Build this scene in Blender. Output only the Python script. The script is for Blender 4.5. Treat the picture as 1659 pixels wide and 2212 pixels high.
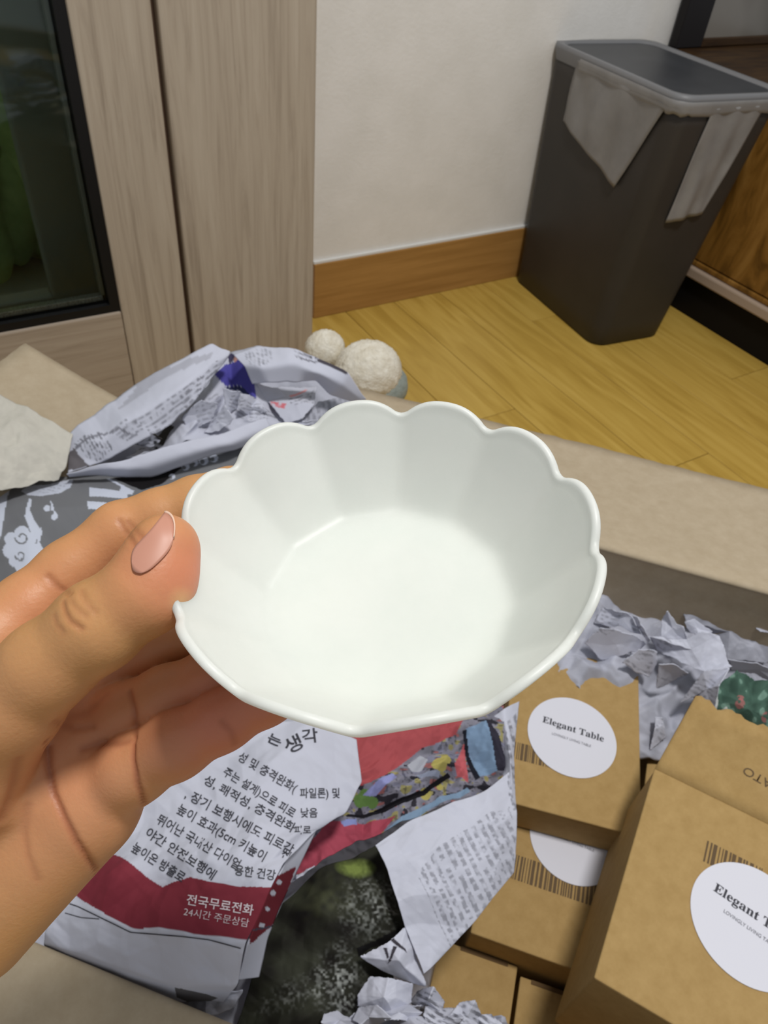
import bpy, bmesh, math, random
import numpy as np
from mathutils import Vector, Matrix
from mathutils.bvhtree import BVHTree

scene = bpy.context.scene
COL = scene.collection
for o in list(bpy.data.objects):
    bpy.data.objects.remove(o)

# ------------------------------------------------------------------ camera
F, CX, CY = 1596.0, 829.5, 1106.0
CAM = np.array([0.0, 0.0, 0.8])
def _n(v):
    v = np.asarray(v, float)
    return v / np.linalg.norm(v)
def _ray(x, y):
    return np.array([(x - CX) / F, -(y - CY) / F, -1.0])
UPV = -_n(_ray(645, 2800))
WX = _ray(4150, -35); WX = _n(WX - UPV * (WX @ UPV))
ROT = np.stack([WX, np.cross(UPV, WX), UPV])          # camera -> world
cam = bpy.data.cameras.new('camera')
camo = bpy.data.objects.new('camera', cam); COL.objects.link(camo)
camo.matrix_world = Matrix([list(ROT[i]) + [CAM[i]] for i in range(3)] + [[0, 0, 0, 1]])
cam.sensor_fit = 'HORIZONTAL'; cam.sensor_width = 36.0
cam.lens = F / 1659.0 * 36.0
cam.clip_start = 0.01; cam.clip_end = 50
cam.dof.use_dof = True; cam.dof.focus_distance = 0.18; cam.dof.aperture_fstop = 60
scene.camera = camo

# ------------------------------------------------------------------ light
world = bpy.data.worlds.new('room_ambience'); scene.world = world
world.use_nodes = True
bg = world.node_tree.nodes['Background']
bg.inputs[0].default_value = (0.93, 0.97, 1.0, 1); bg.inputs[1].default_value = 0.34
ld = bpy.data.lights.new('ceiling_lamp', 'AREA'); ld.shape = 'DISK'; ld.size = 0.28
ld.energy = 26.0; ld.color = (1.0, 0.985, 0.955)
lo = bpy.data.objects.new('ceiling_lamp', ld); COL.objects.link(lo)
lo.location = (0.50, 0.02, 2.35)
scene.view_settings.view_transform = 'Standard'
scene.view_settings.look = 'None'
scene.view_settings.gamma = 1.0
scene.view_settings.use_curve_mapping = False
scene.view_settings.exposure = 0.25

# ------------------------------------------------------------------ helpers
def at_z(x, y, z):
    r = ROT @ _ray(x, y); return CAM + r * ((z - CAM[2]) / r[2])
def at_d(x, y, d):
    return CAM + (ROT @ _ray(x, y)) * d
def at_z_many(x, y, z):
    r = np.stack([(x - CX) / F, -(y - CY) / F, -np.ones_like(x)], 1) @ ROT.T
    return CAM + r * ((z - CAM[2]) / r[:, 2])[:, None]
def to_px(P):
    c = (np.asarray(P, float) - CAM) @ ROT
    return CX + F * c[:, 0] / -c[:, 2], CY - F * c[:, 1] / -c[:, 2], -c[:, 2]
A2 = _n([.67, -.74, 0]); B2 = np.array([-A2[1], A2[0], 0.0])
def AB(a, b, z): return A2 * a + B2 * b + np.array([0, 0, z])

def srgb(r, g, b):
    f = lambda c: (c / 255) / 12.92 if c / 255 <= 0.04045 else ((c / 255 + 0.055) / 1.055) ** 2.4
    return np.array([f(r), f(g), f(b)])
def rgba(c): return (float(c[0]), float(c[1]), float(c[2]), 1.0)

def mesh_from(verts, faces, smooth=False):
    me = bpy.data.meshes.new('mesh')
    verts = np.asarray(verts, np.float32)
    if isinstance(faces, np.ndarray):
        tot = np.full(len(faces), faces.shape[1], np.int32); flat = faces.ravel().astype(np.int32)
    else:
        tot = np.array([len(f) for f in faces], np.int32); flat = np.array([i for f in faces for i in f], np.int32)
    me.vertices.add(len(verts)); me.vertices.foreach_set('co', verts.ravel())
    me.loops.add(len(flat)); me.loops.foreach_set('vertex_index', flat)
    me.polygons.add(len(tot)); me.polygons.foreach_set('loop_start', np.r_[0, np.cumsum(tot)[:-1]].astype(np.int32))
    me.update(calc_edges=True); me.validate()
    if smooth:
        me.polygons.foreach_set('use_smooth', [True] * len(me.polygons))
    me.update()
    return me
def add(name, me, mat=None, parent=None, **props):
    o = bpy.data.objects.new(name, me)
    COL.objects.link(o)
    if mat is not None and me is not None:
        me.materials.clear(); me.materials.append(mat)
    if parent is not None:
        o.parent = parent
        o.matrix_parent_inverse = parent.matrix_basis.inverted()
    for k, v in props.items():
        o[k] = v
    return o
def thing(name, label, cat, loc=(0, 0, 0), group=None, kind=None):
    o = bpy.data.objects.new(name, None); COL.objects.link(o)
    o.location = tuple(float(v) for v in loc); o.empty_display_size = 0.05
    o['label'] = label; o['category'] = cat
    if group: o['group'] = group
    if kind: o['kind'] = kind
    return o
def tag(o, label, cat, group=None, kind=None):
    o['label'] = label; o['category'] = cat
    if group: o['group'] = group
    if kind: o['kind'] = kind
    return o
def grid_faces(nv, nu):
    idx = np.arange(nv * nu).reshape(nv, nu)
    return np.stack([idx[:-1, :-1], idx[1:, :-1], idx[1:, 1:], idx[:-1, 1:]], -1).reshape(-1, 4)
def box_mesh(lo_, hi_, bevel=0.0, seg=2):
    bm = bmesh.new()
    bmesh.ops.create_cube(bm, size=1.0)
    lo_ = np.asarray(lo_, float); hi_ = np.asarray(hi_, float)
    for v in bm.verts:
        v.co = Vector([(lo_[i] + hi_[i]) / 2 + v.co[i] * (hi_[i] - lo_[i]) for i in range(3)])
    if bevel > 0:
        bmesh.ops.bevel(bm, geom=bm.edges[:], offset=bevel, segments=seg, affect='EDGES', profile=0.5)
    me = bpy.data.meshes.new('mesh'); bm.to_mesh(me); bm.free()
    return me
def prism(base, top, bevel=0.0, seg=2):
    """closed solid between two loops of equal length (world points, both counter-clockwise from above)"""
    n = len(base)
    bm = bmesh.new()
    vb = [bm.verts.new(tuple(p)) for p in base]; vt = [bm.verts.new(tuple(p)) for p in top]
    bm.faces.new(vb[::-1]); bm.faces.new(vt)
    for i in range(n):
        bm.faces.new((vb[i], vb[(i + 1) % n], vt[(i + 1) % n], vt[i]))
    bmesh.ops.recalc_face_normals(bm, faces=bm.faces[:])
    if bevel > 0:
        bmesh.ops.bevel(bm, geom=bm.edges[:], offset=bevel, segments=seg, affect='EDGES', profile=0.5)
    me = bpy.data.meshes.new('mesh'); bm.to_mesh(me); bm.free()
    return me

# ------------------------------------------------------------------ materials
def mat(name, color, rough=0.6, spec=0.3, **kw):
    m = bpy.data.materials.new(name); m.use_nodes = True
    nt = m.node_tree; p = nt.nodes['Principled BSDF']
    p.inputs['Base Color'].default_value = rgba(color)
    p.inputs['Roughness'].default_value = rough
    p.inputs['Specular IOR Level'].default_value = spec
    for k, v in kw.items():
        p.inputs[k].default_value = v
    return m
def nodes(m): return m.node_tree.nodes, m.node_tree.links, m.node_tree.nodes['Principled BSDF']
def noise_col(m, c1, c2, scale=(10, 10, 10), detail=6, rough=0.6, lo=0.35, hi=0.65, bump=0.0, bdist=0.001, coord='Object', distortion=0.0, bscale=None):
    N, L, p = nodes(m)
    tc = N.new('ShaderNodeTexCoord'); mp = N.new('ShaderNodeMapping'); nz = N.new('ShaderNodeTexNoise'); cr = N.new('ShaderNodeValToRGB')
    mp.inputs['Scale'].default_value = scale
    nz.inputs['Scale'].default_value = 1.0; nz.inputs['Detail'].default_value = detail; nz.inputs['Roughness'].default_value = rough
    nz.inputs['Distortion'].default_value = distortion
    cr.color_ramp.elements[0].position = lo; cr.color_ramp.elements[1].position = hi
    cr.color_ramp.elements[0].color = rgba(c1); cr.color_ramp.elements[1].color = rgba(c2)
    L.new(tc.outputs[coord], mp.inputs[0]); L.new(mp.outputs[0], nz.inputs['Vector']); L.new(nz.outputs[0], cr.inputs[0])
    L.new(cr.outputs[0], p.inputs['Base Color'])
    if bump > 0:
        b = N.new('ShaderNodeBump'); b.inputs['Strength'].default_value = bump; b.inputs['Distance'].default_value = bdist
        if bscale:
            n2 = N.new('ShaderNodeTexNoise'); n2.inputs['Scale'].default_value = bscale; n2.inputs['Detail'].default_value = 4
            L.new(tc.outputs[coord], n2.inputs['Vector']); L.new(n2.outputs[0], b.inputs['Height'])
        else:
            L.new(nz.outputs[0], b.inputs['Height'])
        L.new(b.outputs[0], p.inputs['Normal'])
    return m

M = {}
M['wall'] = noise_col(mat('wall_paper', (.7, .7, .7), .85, .15), srgb(226, 222, 216), srgb(233, 229, 224), (14, 14, 14), bump=.25, bdist=.002, bscale=160)
M['caulk'] = mat('white_caulk', srgb(222, 222, 220), .6)
M['base_wood'] = noise_col(mat('baseboard_wood', (.3, .2, .1), .45, .35), srgb(156, 114, 60), srgb(176, 132, 74), (3, 30, 60), distortion=.6)
def plank_mat(name, c1, c2, c3):
    m = mat(name, c1, .38, .35)
    N, L, p = nodes(m)
    tc = N.new('ShaderNodeTexCoord'); oi = N.new('ShaderNodeObjectInfo'); mp = N.new('ShaderNodeMapping')
    ad = N.new('ShaderNodeVectorMath'); ad.operation = 'ADD'
    cb = N.new('ShaderNodeCombineXYZ'); mu = N.new('ShaderNodeMath'); mu.operation = 'MULTIPLY'; mu.inputs[1].default_value = 37.0
    L.new(oi.outputs['Random'], mu.inputs[0]); L.new(mu.outputs[0], cb.inputs[0]); L.new(mu.outputs[0], cb.inputs[1])
    L.new(tc.outputs['Object'], ad.inputs[0]); L.new(cb.outputs[0], ad.inputs[1]); L.new(ad.outputs[0], mp.inputs[0])
    mp.inputs['Scale'].default_value = (42, 4.2, 8)
    nz = N.new('ShaderNodeTexNoise'); nz.inputs['Scale'].default_value = 1; nz.inputs['Detail'].default_value = 7; nz.inputs['Distortion'].default_value = .9
    cr = N.new('ShaderNodeValToRGB'); e = cr.color_ramp.elements
    e[0].position = .30; e[0].color = rgba(c1); e[1].position = .7; e[1].color = rgba(c3)
    k = e.new(.5); k.color = rgba(c2)
    L.new(mp.outputs[0], nz.inputs['Vector']); L.new(nz.outputs[0], cr.inputs[0])
    L.new(cr.outputs[0], p.inputs['Base Color'])
    return m
M['plank'] = plank_mat('oak_laminate', srgb(172, 138, 60), srgb(187, 153, 72), srgb(198, 165, 84))
M['joint'] = mat('floor_joint', srgb(90, 64, 24), .8)
def grain_mat(name, c1, c2, c3, scale, rough=.55):
    m = mat(name, c1, rough, .3); N, L, p = nodes(m)
    tc = N.new('ShaderNodeTexCoord'); mp = N.new('ShaderNodeMapping'); mp.inputs['Scale'].default_value = scale
    nz = N.new('ShaderNodeTexNoise'); nz.inputs['Scale'].default_value = 1; nz.inputs['Detail'].default_value = 8; nz.inputs['Distortion'].default_value = 1.2; nz.inputs['Roughness'].default_value = .65
    cr = N.new('ShaderNodeValToRGB'); e = cr.color_ramp.elements
    e[0].position = .3; e[0].color = rgba(c1); e[1].position = .68; e[1].color = rgba(c3); k = e.new(.48); k.color = rgba(c2)
    L.new(tc.outputs['Object'], mp.inputs[0]); L.new(mp.outputs[0], nz.inputs['Vector']); L.new(nz.outputs[0], cr.inputs[0]); L.new(cr.outputs[0], p.inputs['Base Color'])
    b = N.new('ShaderNodeBump'); b.inputs['Strength'].default_value = .25; b.inputs['Distance'].default_value = .0012
    L.new(nz.outputs[0], b.inputs['Height']); L.new(b.outputs[0], p.inputs['Normal'])
    return m
M['frame'] = grain_mat('pale_wood_print', srgb(152, 138, 122), srgb(174, 160, 143), srgb(184, 171, 154), (60, 60, 2.6))
M['frame_h'] = grain_mat('pale_wood_print_across', srgb(148, 134, 118), srgb(166, 151, 135), srgb(176, 162, 146), (2.6, 60, 60))
M['groove'] = mat('gap_shade_brown', srgb(105, 82, 66), .8)  # brown carries the shade inside the frame groove
M['gasket'] = mat('black_rubber', srgb(16, 16, 18), .5, .3)
M['alu'] = noise_col(mat('spacer_metal', (.4, .4, .4), .35, .5, Metallic=.6), srgb(110, 118, 118), srgb(190, 198, 196), (900, 900, 900), detail=1)
gm = bpy.data.materials.new('window_glass'); gm.use_nodes = True
_N, _L = gm.node_tree.nodes, gm.node_tree.links
_N.remove(_N['Principled BSDF'])
_t = _N.new('ShaderNodeBsdfTransparent'); _t.inputs[0].default_value = (.93, .95, .93, 1)
_g = _N.new('ShaderNodeBsdfGlossy'); _g.inputs['Roughness'].default_value = .03; _g.inputs[0].default_value = (.8, .85, .85, 1)
_f = _N.new('ShaderNodeFresnel'); _f.inputs[0].default_value = 1.35
_x = _N.new('ShaderNodeMixShader')
_L.new(_f.outputs[0], _x.inputs[0]); _L.new(_t.outputs[0], _x.inputs[1]); _L.new(_g.outputs[0], _x.inputs[2]); _L.new(_x.outputs[0], _N['Material Output'].inputs[0])
M['glass'] = gm
M['hedge'] = noise_col(mat('hedge_green', (.02, .05, .02), .9, .1), srgb(120, 150, 88), srgb(172, 196, 130), (9, 9, 9), detail=4, lo=.3, hi=.75)
M['outer_frame'] = mat('outer_sash_grey', srgb(120, 126, 118), .5)
M['reflection_tone'] = mat('grey_reflection', srgb(176, 178, 186), .8)  # grey of a reflection in the glass, given to a solid strip
M['bin'] = noise_col(mat('bin_plastic', (.05, .05, .05), .5, .4), srgb(50, 47, 44), srgb(56, 52, 49), (6, 6, 6), bump=.1, bdist=.0004, bscale=900)
M['bin_rim'] = mat('bin_rim_plastic', srgb(118, 118, 120), .45, .4)
M['bin_lid'] = noise_col(mat('bin_lid_plastic', (.1, .1, .1), .42, .4), srgb(46, 48, 52), srgb(56, 58, 62), (8, 8, 8))
M['bag'] = noise_col(mat('grey_film', (.4, .4, .4), .38, .5), srgb(124, 122, 121), srgb(138, 136, 135), (14, 14, 14), bump=.35, bdist=.003, bscale=22)
M['cab'] = grain_mat('cabinet_veneer', srgb(86, 58, 18), srgb(134, 94, 38), srgb(160, 118, 58), (30, 22, 5.0), .5)
M['cab_dark'] = grain_mat('cabinet_top_veneer', srgb(36, 22, 6), srgb(54, 34, 12), srgb(70, 48, 20), (6, 40, 40), .5)
M['trim'] = mat('trim_grey', srgb(172, 152, 134), .5, .4)
M['kick'] = mat('kick_black', srgb(13, 11, 11), .6, .2)
M['dark_panel'] = noise_col(mat('dark_glossy_panel', srgb(92, 84, 76), .22, .5), srgb(84, 78, 68), srgb(128, 122, 114), (5, 5, 3), detail=2)
M['black_frame'] = mat('black_frame', srgb(24, 20, 21), .5, .3)
def card_mat(name, c1, c2, scale=60):
    return noise_col(mat(name, c1, .85, .15), c1, c2, (scale, scale, scale), detail=8, rough=.7, lo=.3, hi=.7, bump=.22, bdist=.0008, bscale=420)
M['card'] = card_mat('grey_cardboard', srgb(168, 152, 128), srgb(180, 165, 142))
M['kraft'] = card_mat('kraft_board', srgb(158, 129, 82), srgb(172, 143, 95), 90)
M['kraft_edge'] = mat('kraft_cut_edge', srgb(112, 88, 62), .9)
M['sticker'] = mat('sticker_paper', srgb(210, 210, 220), .55, .3)
M['ink'] = mat('black_ink', srgb(58, 58, 66), .6)
M['ink_soft'] = mat('grey_ink', srgb(120, 120, 128), .6)
M['barcode'] = mat('brown_black_ink', srgb(92, 73, 50), .7)
M['barcode_soft'] = mat('faded_ink', srgb(128, 102, 66), .7)
M['slot'] = mat('slot_brown', srgb(96, 74, 48), .9)  # plain dark brown of the tuck strips
M['white_ink'] = mat('white_print', srgb(214, 200, 206), .7)
M['porcelain'] = noise_col(mat('matt_white_glaze', (.8, .8, .8), .42, .32, **{'Subsurface Weight': .6, 'Subsurface Radius': (1, 1, 1), 'Subsurface Scale': .012}), srgb(212, 216, 210), srgb(217, 220, 214), (40, 40, 40), bump=.05, bdist=.0003, bscale=1500)
M['plush'] = noise_col(mat('white_fleece', (.8, .8, .7), .95, .05), srgb(222, 214, 196), srgb(240, 235, 222), (60, 60, 60), bump=.6, bdist=.003, bscale=300)
M['plush_grey'] = noise_col(mat('grey_green_fleece', (.4, .4, .4), .95, .05), srgb(140, 150, 146), srgb(160, 168, 162), (60, 60, 60), bump=.5, bdist=.003, bscale=160)
def attr_mat(name, rough, spec, bump=.0, bdist=.001, bscale=300, **kw):
    m = mat(name, (.5, .5, .5), rough, spec, **kw); N, L, p = nodes(m)
    a = N.new('ShaderNodeAttribute'); a.attribute_name = 'print'
    L.new(a.outputs['Color'], p.inputs['Base Color'])
    if bump:
        tc = N.new('ShaderNodeTexCoord'); n2 = N.new('ShaderNodeTexNoise'); n2.inputs['Scale'].default_value = bscale; n2.inputs['Detail'].default_value = 5
        b = N.new('ShaderNodeBump'); b.inputs['Strength'].default_value = bump; b.inputs['Distance'].default_value = bdist
        L.new(tc.outputs['Object'], n2.inputs['Vector']); L.new(n2.outputs[0], b.inputs['Height']); L.new(b.outputs[0], p.inputs['Normal'])
    return m
M['news'] = attr_mat('printed_newsprint', .8, .15, .12, .0006, 500)
M['foam'] = attr_mat('soft_foam_sheet', .9, .1, .3, .001, 300)
M['skin'] = attr_mat('skin', .46, .38, .30, .00035, 900)
_p = M['skin'].node_tree.nodes['Principled BSDF']
_p.inputs['Subsurface Weight'].default_value = .22; _p.inputs['Subsurface Radius'].default_value = (1.0, .35, .18); _p.inputs['Subsurface Scale'].default_value = .004
M['nail'] = mat('thumb_nail', srgb(190, 136, 116), .42, .32)
M['nail_edge'] = mat('nail_free_edge', srgb(226, 190, 168), .4, .4)

# ------------------------------------------------------------------ setting
WALL_Y = 1.305
fl = thing('floor', 'yellow-brown wood laminate floor with long planks', 'floor', kind='structure')
add('underlay', box_mesh((-1.6, -1.6, -.03), (2.6, WALL_Y + .05, -.0085)), M['joint'], fl)
PW = .124
pmesh = {}
rng = random.Random(3)
i = 0
x = -1.5
while x < 2.5:
    ys = [-1.6, -1.6 + .35 + .8 * ((i * 0.37) % 1.0), WALL_Y]
    cuts = [-1.6]; c = -1.6 + .3 + 1.1 * ((i * .381) % 1.0)
    while c < WALL_Y - .1:
        cuts.append(c); c += 1.2
    cuts.append(WALL_Y)
    for j in range(len(cuts) - 1):
        me = box_mesh((-PW / 2 + .0006, -(cuts[j + 1] - cuts[j]) / 2 + .0006, -.008), (PW / 2 - .0006, (cuts[j + 1] - cuts[j]) / 2 - .0006, 0), .0007, 1)
        o = add('plank', me, M['plank'], fl); o.location = (x + PW / 2, (cuts[j] + cuts[j + 1]) / 2, 0)
    x += PW; i += 1

wb = add('wall_back', box_mesh((.5845, WALL_Y, 0), (2.6, WALL_Y + .1, 2.4)), M['wall']); tag(wb, 'white papered wall behind the bin', 'wall', kind='structure')
bb = thing('baseboard_back', 'brown wooden baseboard along the white wall', 'baseboard', kind='structure')
add('board', box_mesh((.6535, WALL_Y - .010, 0.0), (1.9, WALL_Y, .121), .0015), M['base_wood'], bb)
add('caulk_line', box_mesh((.6535, WALL_Y - .007, .1205), (1.9, WALL_Y, .1265), .001), M['caulk'], bb)

# balcony door / window frame, flush left of the wall
YF = 1.16
_S = YF / 1.25
def fx(x): return x * _S
def fz(z): return .8 - (.8 - z) * _S
wn = thing('window_1', 'pale wood-print sliding window frame with dark green glass', 'window', kind='structure')
add('jamb', box_mesh((fx(.3735), YF, 0), (fx(.629), WALL_Y + .09, 2.2), .004), M['frame'], wn)
add('gap', box_mesh((fx(.355), YF + .02, 0), (fx(.376), YF + .06, 2.2)), M['groove'], wn)
add('stile', box_mesh((fx(.249), YF + .003, 0), (fx(.3655), YF + .06, 2.2), .004), M['frame'], wn)
add('rail', box_mesh((-1.2, YF + .004, 0), (fx(.2484), YF + .06, fz(.1185)), .003), M['frame_h'], wn)
def _bx(bm, lo_, hi_):
    vs = [bm.verts.new((xx, yy, zz)) for zz in (lo_[2], hi_[2]) for yy in (lo_[1], hi_[1]) for xx in (lo_[0], hi_[0])]
    for f in ((0, 2, 3, 1), (4, 5, 7, 6), (0, 1, 5, 4), (2, 6, 7, 3), (0, 4, 6, 2), (1, 3, 7, 5)):
        bm.faces.new([vs[q] for q in f])
gb = bmesh.new()
_bx(gb, (fx(.232), YF + .008, fz(.1185)), (fx(.2490), YF + .05, 2.2)); _bx(gb, (-1.2, YF + .008, fz(.1185)), (fx(.232), YF + .05, fz(.1325)))
me = bpy.data.meshes.new('mesh'); gb.to_mesh(me); gb.free(); add('gasket', me, M['gasket'], wn)
add('glass_pane', box_mesh((-1.2, YF + .018, fz(.1325)), (fx(.232), YF + .022, 2.2)), M['glass'], wn)
add('spacer_bar', box_mesh((-1.2, YF + .026, fz(.1340)), (fx(.226), YF + .040, fz(.1430)), .001), M['alu'], wn)
add('spacer_bar', box_mesh((fx(.2235), YF + .026, fz(.143)), (fx(.2305), YF + .040, 2.2), .001), M['outer_frame'], wn)
add('glass_pane', box_mesh((-1.2, YF + .043, fz(.1325)), (fx(.232), YF + .047, 2.2)), M['glass'], wn)
# the outer sash behind it
add('outer_sash', box_mesh((.150, YF + .15, 0), (.262, YF + .19, 2.2), .004), M['outer_frame'], wn)
add('outer_sash', box_mesh((-1.2, YF + .15, 0), (.150, YF + .19, .14), .004), M['outer_frame'], wn)

def noisy_blob(center, rad, seed, amp, n=48, freq=6.0, power=1.0):
    bm = bmesh.new(); bmesh.ops.create_uvsphere(bm, u_segments=n, v_segments=n // 2, radius=1.0)
    rs = np.random.RandomState(seed); W = rs.normal(size=(24, 3)) * freq; ph = rs.rand(24) * 6.28
    for v in bm.verts:
        p = np.array(v.co); d = np.sin(W @ p + ph).sum() / 24 ** .5
        v.co = Vector(center) + Vector([p[k] * rad[k] * (1 + amp * d) for k in range(3)])
    for f in bm.faces: f.smooth = True
    me = bpy.data.meshes.new('mesh'); bm.to_mesh(me); bm.free(); return me
bf = add('trim_1', box_mesh((-1.6, WALL_Y + .10, -.08), (.58, 2.6, -.02)), M['outer_frame']); tag(bf, 'grey balcony slab outside the window', 'slab', kind='structure')
hd = thing('hedge', 'dark green hedge dimly seen through the window glass', 'hedge', (0, 1.8, 0))
for k in range(9):
    add('foliage', noisy_blob((-.85 + .20 * k, 1.80 + .05 * (k % 2), .42 + .05 * ((k * 3) % 4)), (.25, .16, .62), k, .05, 48, 9), M['hedge'], hd)
ct = add('reflection_strip', box_mesh((.165, 1.42, .645), (.222, 1.428, 1.5), .002), M['reflection_tone'])  # flat strip added behind the glass to stand for a reflection
tag(ct, 'pale grey strip added behind the window glass in place of a reflection', 'strip')

# ------------------------------------------------------------------ low cabinet and framed panel on the right
cb = thing('low_cabinet', 'brown wood-veneer low cabinet with black kick plate right of the bin', 'cabinet', (1.6, .9, 0))
add('kick_plate', box_mesh((1.476, -.4, 0), (1.9, 1.29, .089)), M['kick'], cb)
add('trim_strip', box_mesh((1.458, -.4, .088), (1.9, 1.29, .112), .004), M['trim'], cb)
add('lower_moulding', box_mesh((1.468, -.4, .1125), (1.9, 1.29, .124), .003), M['cab'], cb)
yy = 1.286
while yy > -.39:
    add('door', box_mesh((1.472, yy - .84, .126), (1.9, yy - .002, .452), .002), M['cab'], cb); yy -= .844
add('cabinet_top', box_mesh((1.462, -.4, .455), (1.9, 1.294, .482), .003), M['cab_dark'], cb)
fp = thing('framed_panel', 'black-framed dark glossy panel standing on the cabinet behind the bin', 'panel', (1.7, 1.28, .482))
add('frame_stile', box_mesh((1.508, 1.272, .483), (1.588, 1.294, 1.3), .002), M['black_frame'], fp)
add('frame_rail', box_mesh((1.588, 1.272, .483), (2.2, 1.294, .500), .002), M['cab_dark'], fp)
add('glossy_sheet', box_mesh((1.588, 1.278, .500), (2.2, 1.290, 1.3)), M['dark_panel'], fp)

# ------------------------------------------------------------------ bin
def rrect(c, ux, uy, hx, hy, r, z, n=8):
    pts = []
    for (sx, sy, a0) in ((1, 1, 0), (-1, 1, 90), (-1, -1, 180), (1, -1, 270)):
        for k in range(n + 1):
            a = math.radians(a0 + 90 * k / n)
            px_ = sx * (hx - r) + r * math.cos(a); py_ = sy * (hy - r) + r * math.sin(a)
            pts.append(np.array(c) + ux * px_ + uy * py_ + np.array([0, 0, z]))
    return pts
def loft(loops, cap0=True, cap1=True, smooth=True):
    n = len(loops[0]); V = [p for l in loops for p in l]; Fc = []
    for i in range(len(loops) - 1):
        for j in range(n):
            k = (j + 1) % n
            Fc.append((i * n + j, i * n + k, (i + 1) * n + k, (i + 1) * n + j))
    if cap0: Fc.append(tuple(range(n))[::-1])
    if cap1: Fc.append(tuple(range((len(loops) - 1) * n, len(loops) * n)))
    me = mesh_from(V, Fc)
    if smooth:
        me.polygons.foreach_set('use_smooth', [len(p.vertices) == 4 for p in me.polygons]); me.update()
    return me
BH = .500
buy = _n([.045, .40, 0]); bux = np.array([buy[1], -buy[0], 0])
bc0 = np.array([1.270, 1.113, 0]); bc1 = np.array([1.287, 1.101, 0])
def bin_loop(t, inset=0.0, z=None):
    c = bc0 * (1 - t) + bc1 * t
    hx = (.094 + (.124 - .094) * t) - inset; hy = (.170 + (.198 - .170) * t) - inset
    return rrect(c, bux, buy, hx, hy, .034, BH * t if z is None else z)
bn = thing('trash_bin', 'dark grey rectangular plastic bin standing against the white wall', 'bin', bc0)
add('bin_body', loft([bin_loop(0.0, .004), bin_loop(.008)] + [bin_loop(k / 10) for k in range(1, 10)] + [bin_loop(.985), bin_loop(.985, .006), bin_loop(.93, .006)], True, False), M['bin'], bn)
add('rim', loft([bin_loop(.94, -.001, BH * .945), bin_loop(.985, -.004, BH * .985), bin_loop(1.0, -.003), bin_loop(1.0, .008), bin_loop(.985, .011)], False, False), M['bin_rim'], bn)
add('lid', loft([bin_loop(.975, .012), bin_loop(.992, .012), bin_loop(.993, .018)], True, True), M['bin_lid'], bn)
# liner hanging over the rim: points on the bin's outer face, s along the loop, t down
def bin_face_point(side, s, t, off):
    c = bc0 * (1 - t) + bc1 * t
    hx = .094 + .030 * t; hy = .170 + .028 * t
    if side == 'left':   # long face looking to -x, s from wall (0) to near (1)
        p = c - bux * (hx + off) + buy * (hy * (1 - 2 * s))
    else:                # short face looking to -y, s from left to right
        p = c - buy * (hy + off) + bux * (hx * (2 * s - 1))
    return p + np.array([0, 0, BH * t])
def liner(side, quad, seed, n=26):
    (s0, t0), (s1, t1), (s2, t2), (s3, t3) = quad
    rs = np.random.RandomState(seed); ph = rs.rand(6) * 6.28
    V, Fc = [], []
    for j in range(n):
        v = j / (n - 1)
        for i_ in range(n):
            u = i_ / (n - 1)
            s = (s0 * (1 - u) + s1 * u) * (1 - v) + (s3 * (1 - u) + s2 * u) * v
            t = (t0 * (1 - u) + t1 * u) * (1 - v) + (t3 * (1 - u) + t2 * u) * v
            w = .004 + .0022 * math.sin(9 * u + 2.5 * v + ph[0]) * (v ** .5) + .0014 * math.sin(17 * u - 6 * v + ph[1]) + .003 * v * math.sin(3 * u + ph[2]) ** 2
            V.append(bin_face_point(side, s, t, max(.0015, w)))
    for j in range(n - 1):
        for i_ in range(n - 1):
            a_ = j * n + i_; Fc.append((a_, a_ + 1, a_ + n + 1, a_ + n))
    return mesh_from(V, Fc, True)
bagt = thing('bin_liner', 'translucent grey plastic liner folded over the rim of the dark bin', 'bag', (1.15, .92, .45))
def add_liner(side, quad, sd):
    o = add('liner_flap', liner(side, quad, sd), M['bag'], bagt)
    s_ = o.modifiers.new('thickness', 'SOLIDIFY'); s_.thickness = .0006
add_liner('left', ((.25, .975), (.94, .965), (.77, .635), (.225, .755)), 1)
add_liner('near', ((.30, .965), (.80, .965), (.67, .575), (.29, .555)), 2)
def band_row(L, wob):
    pts = [L[17] * .76 + L[18] * .24] + [L[17] * (1 - t_) + L[18] * t_ for t_ in (.4, .55, .7, .85)] + list(L[18:27]) + [L[26] * (1 - t_) + L[27] * t_ for t_ in (.25, .5, .75)] + list(L[27:36])
    return [p_ + np.array([0, 0, wob * math.sin(k_ * 1.7)]) for k_, p_ in enumerate(pts)]
rows_b = [band_row(bin_loop(.985, -.005, BH * .984), 0), band_row(bin_loop(.972, -.0075, BH * .972), .0005), band_row(bin_loop(.962, -.0055, BH * .961), .0008), band_row(bin_loop(.952, -.0068, BH * .951), .001), band_row(bin_loop(.938, -.0035, BH * .938), .002)]
add('liner_band', mesh_from(np.concatenate(rows_b), grid_faces(5, len(rows_b[0])), True), M['bag'], bagt)

# ------------------------------------------------------------------ plush toy on the floor
pl = thing('plush_toy', 'white fluffy plush toy with grey-green bottom lying on the floor by the box', 'plush toy', (.60, 1.03, 0))
pc = at_d(795, 800, 1.28); ph_ = at_d(702, 756, 1.30)
add('plush_body', noisy_blob(pc + np.array([0, 0, -.004]), (.060, .055, .055), 3, .022, 96, 30), M['plush'], pl)
add('plush_head', noisy_blob(ph_, (.036, .033, .036), 4, .022, 80, 30), M['plush'], pl)
add('plush_belly', noisy_blob(pc + np.array([.020, -.004, -.034]), (.054, .052, .046), 5, .01, 60, 10), M['plush_grey'], pl)
add('plush_scarf', noisy_blob((pc + ph_) / 2 + np.array([-.008, -.030, -.022]), (.050, .022, .034), 6, .02, 48, 10), M['plush_grey'], pl)

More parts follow.
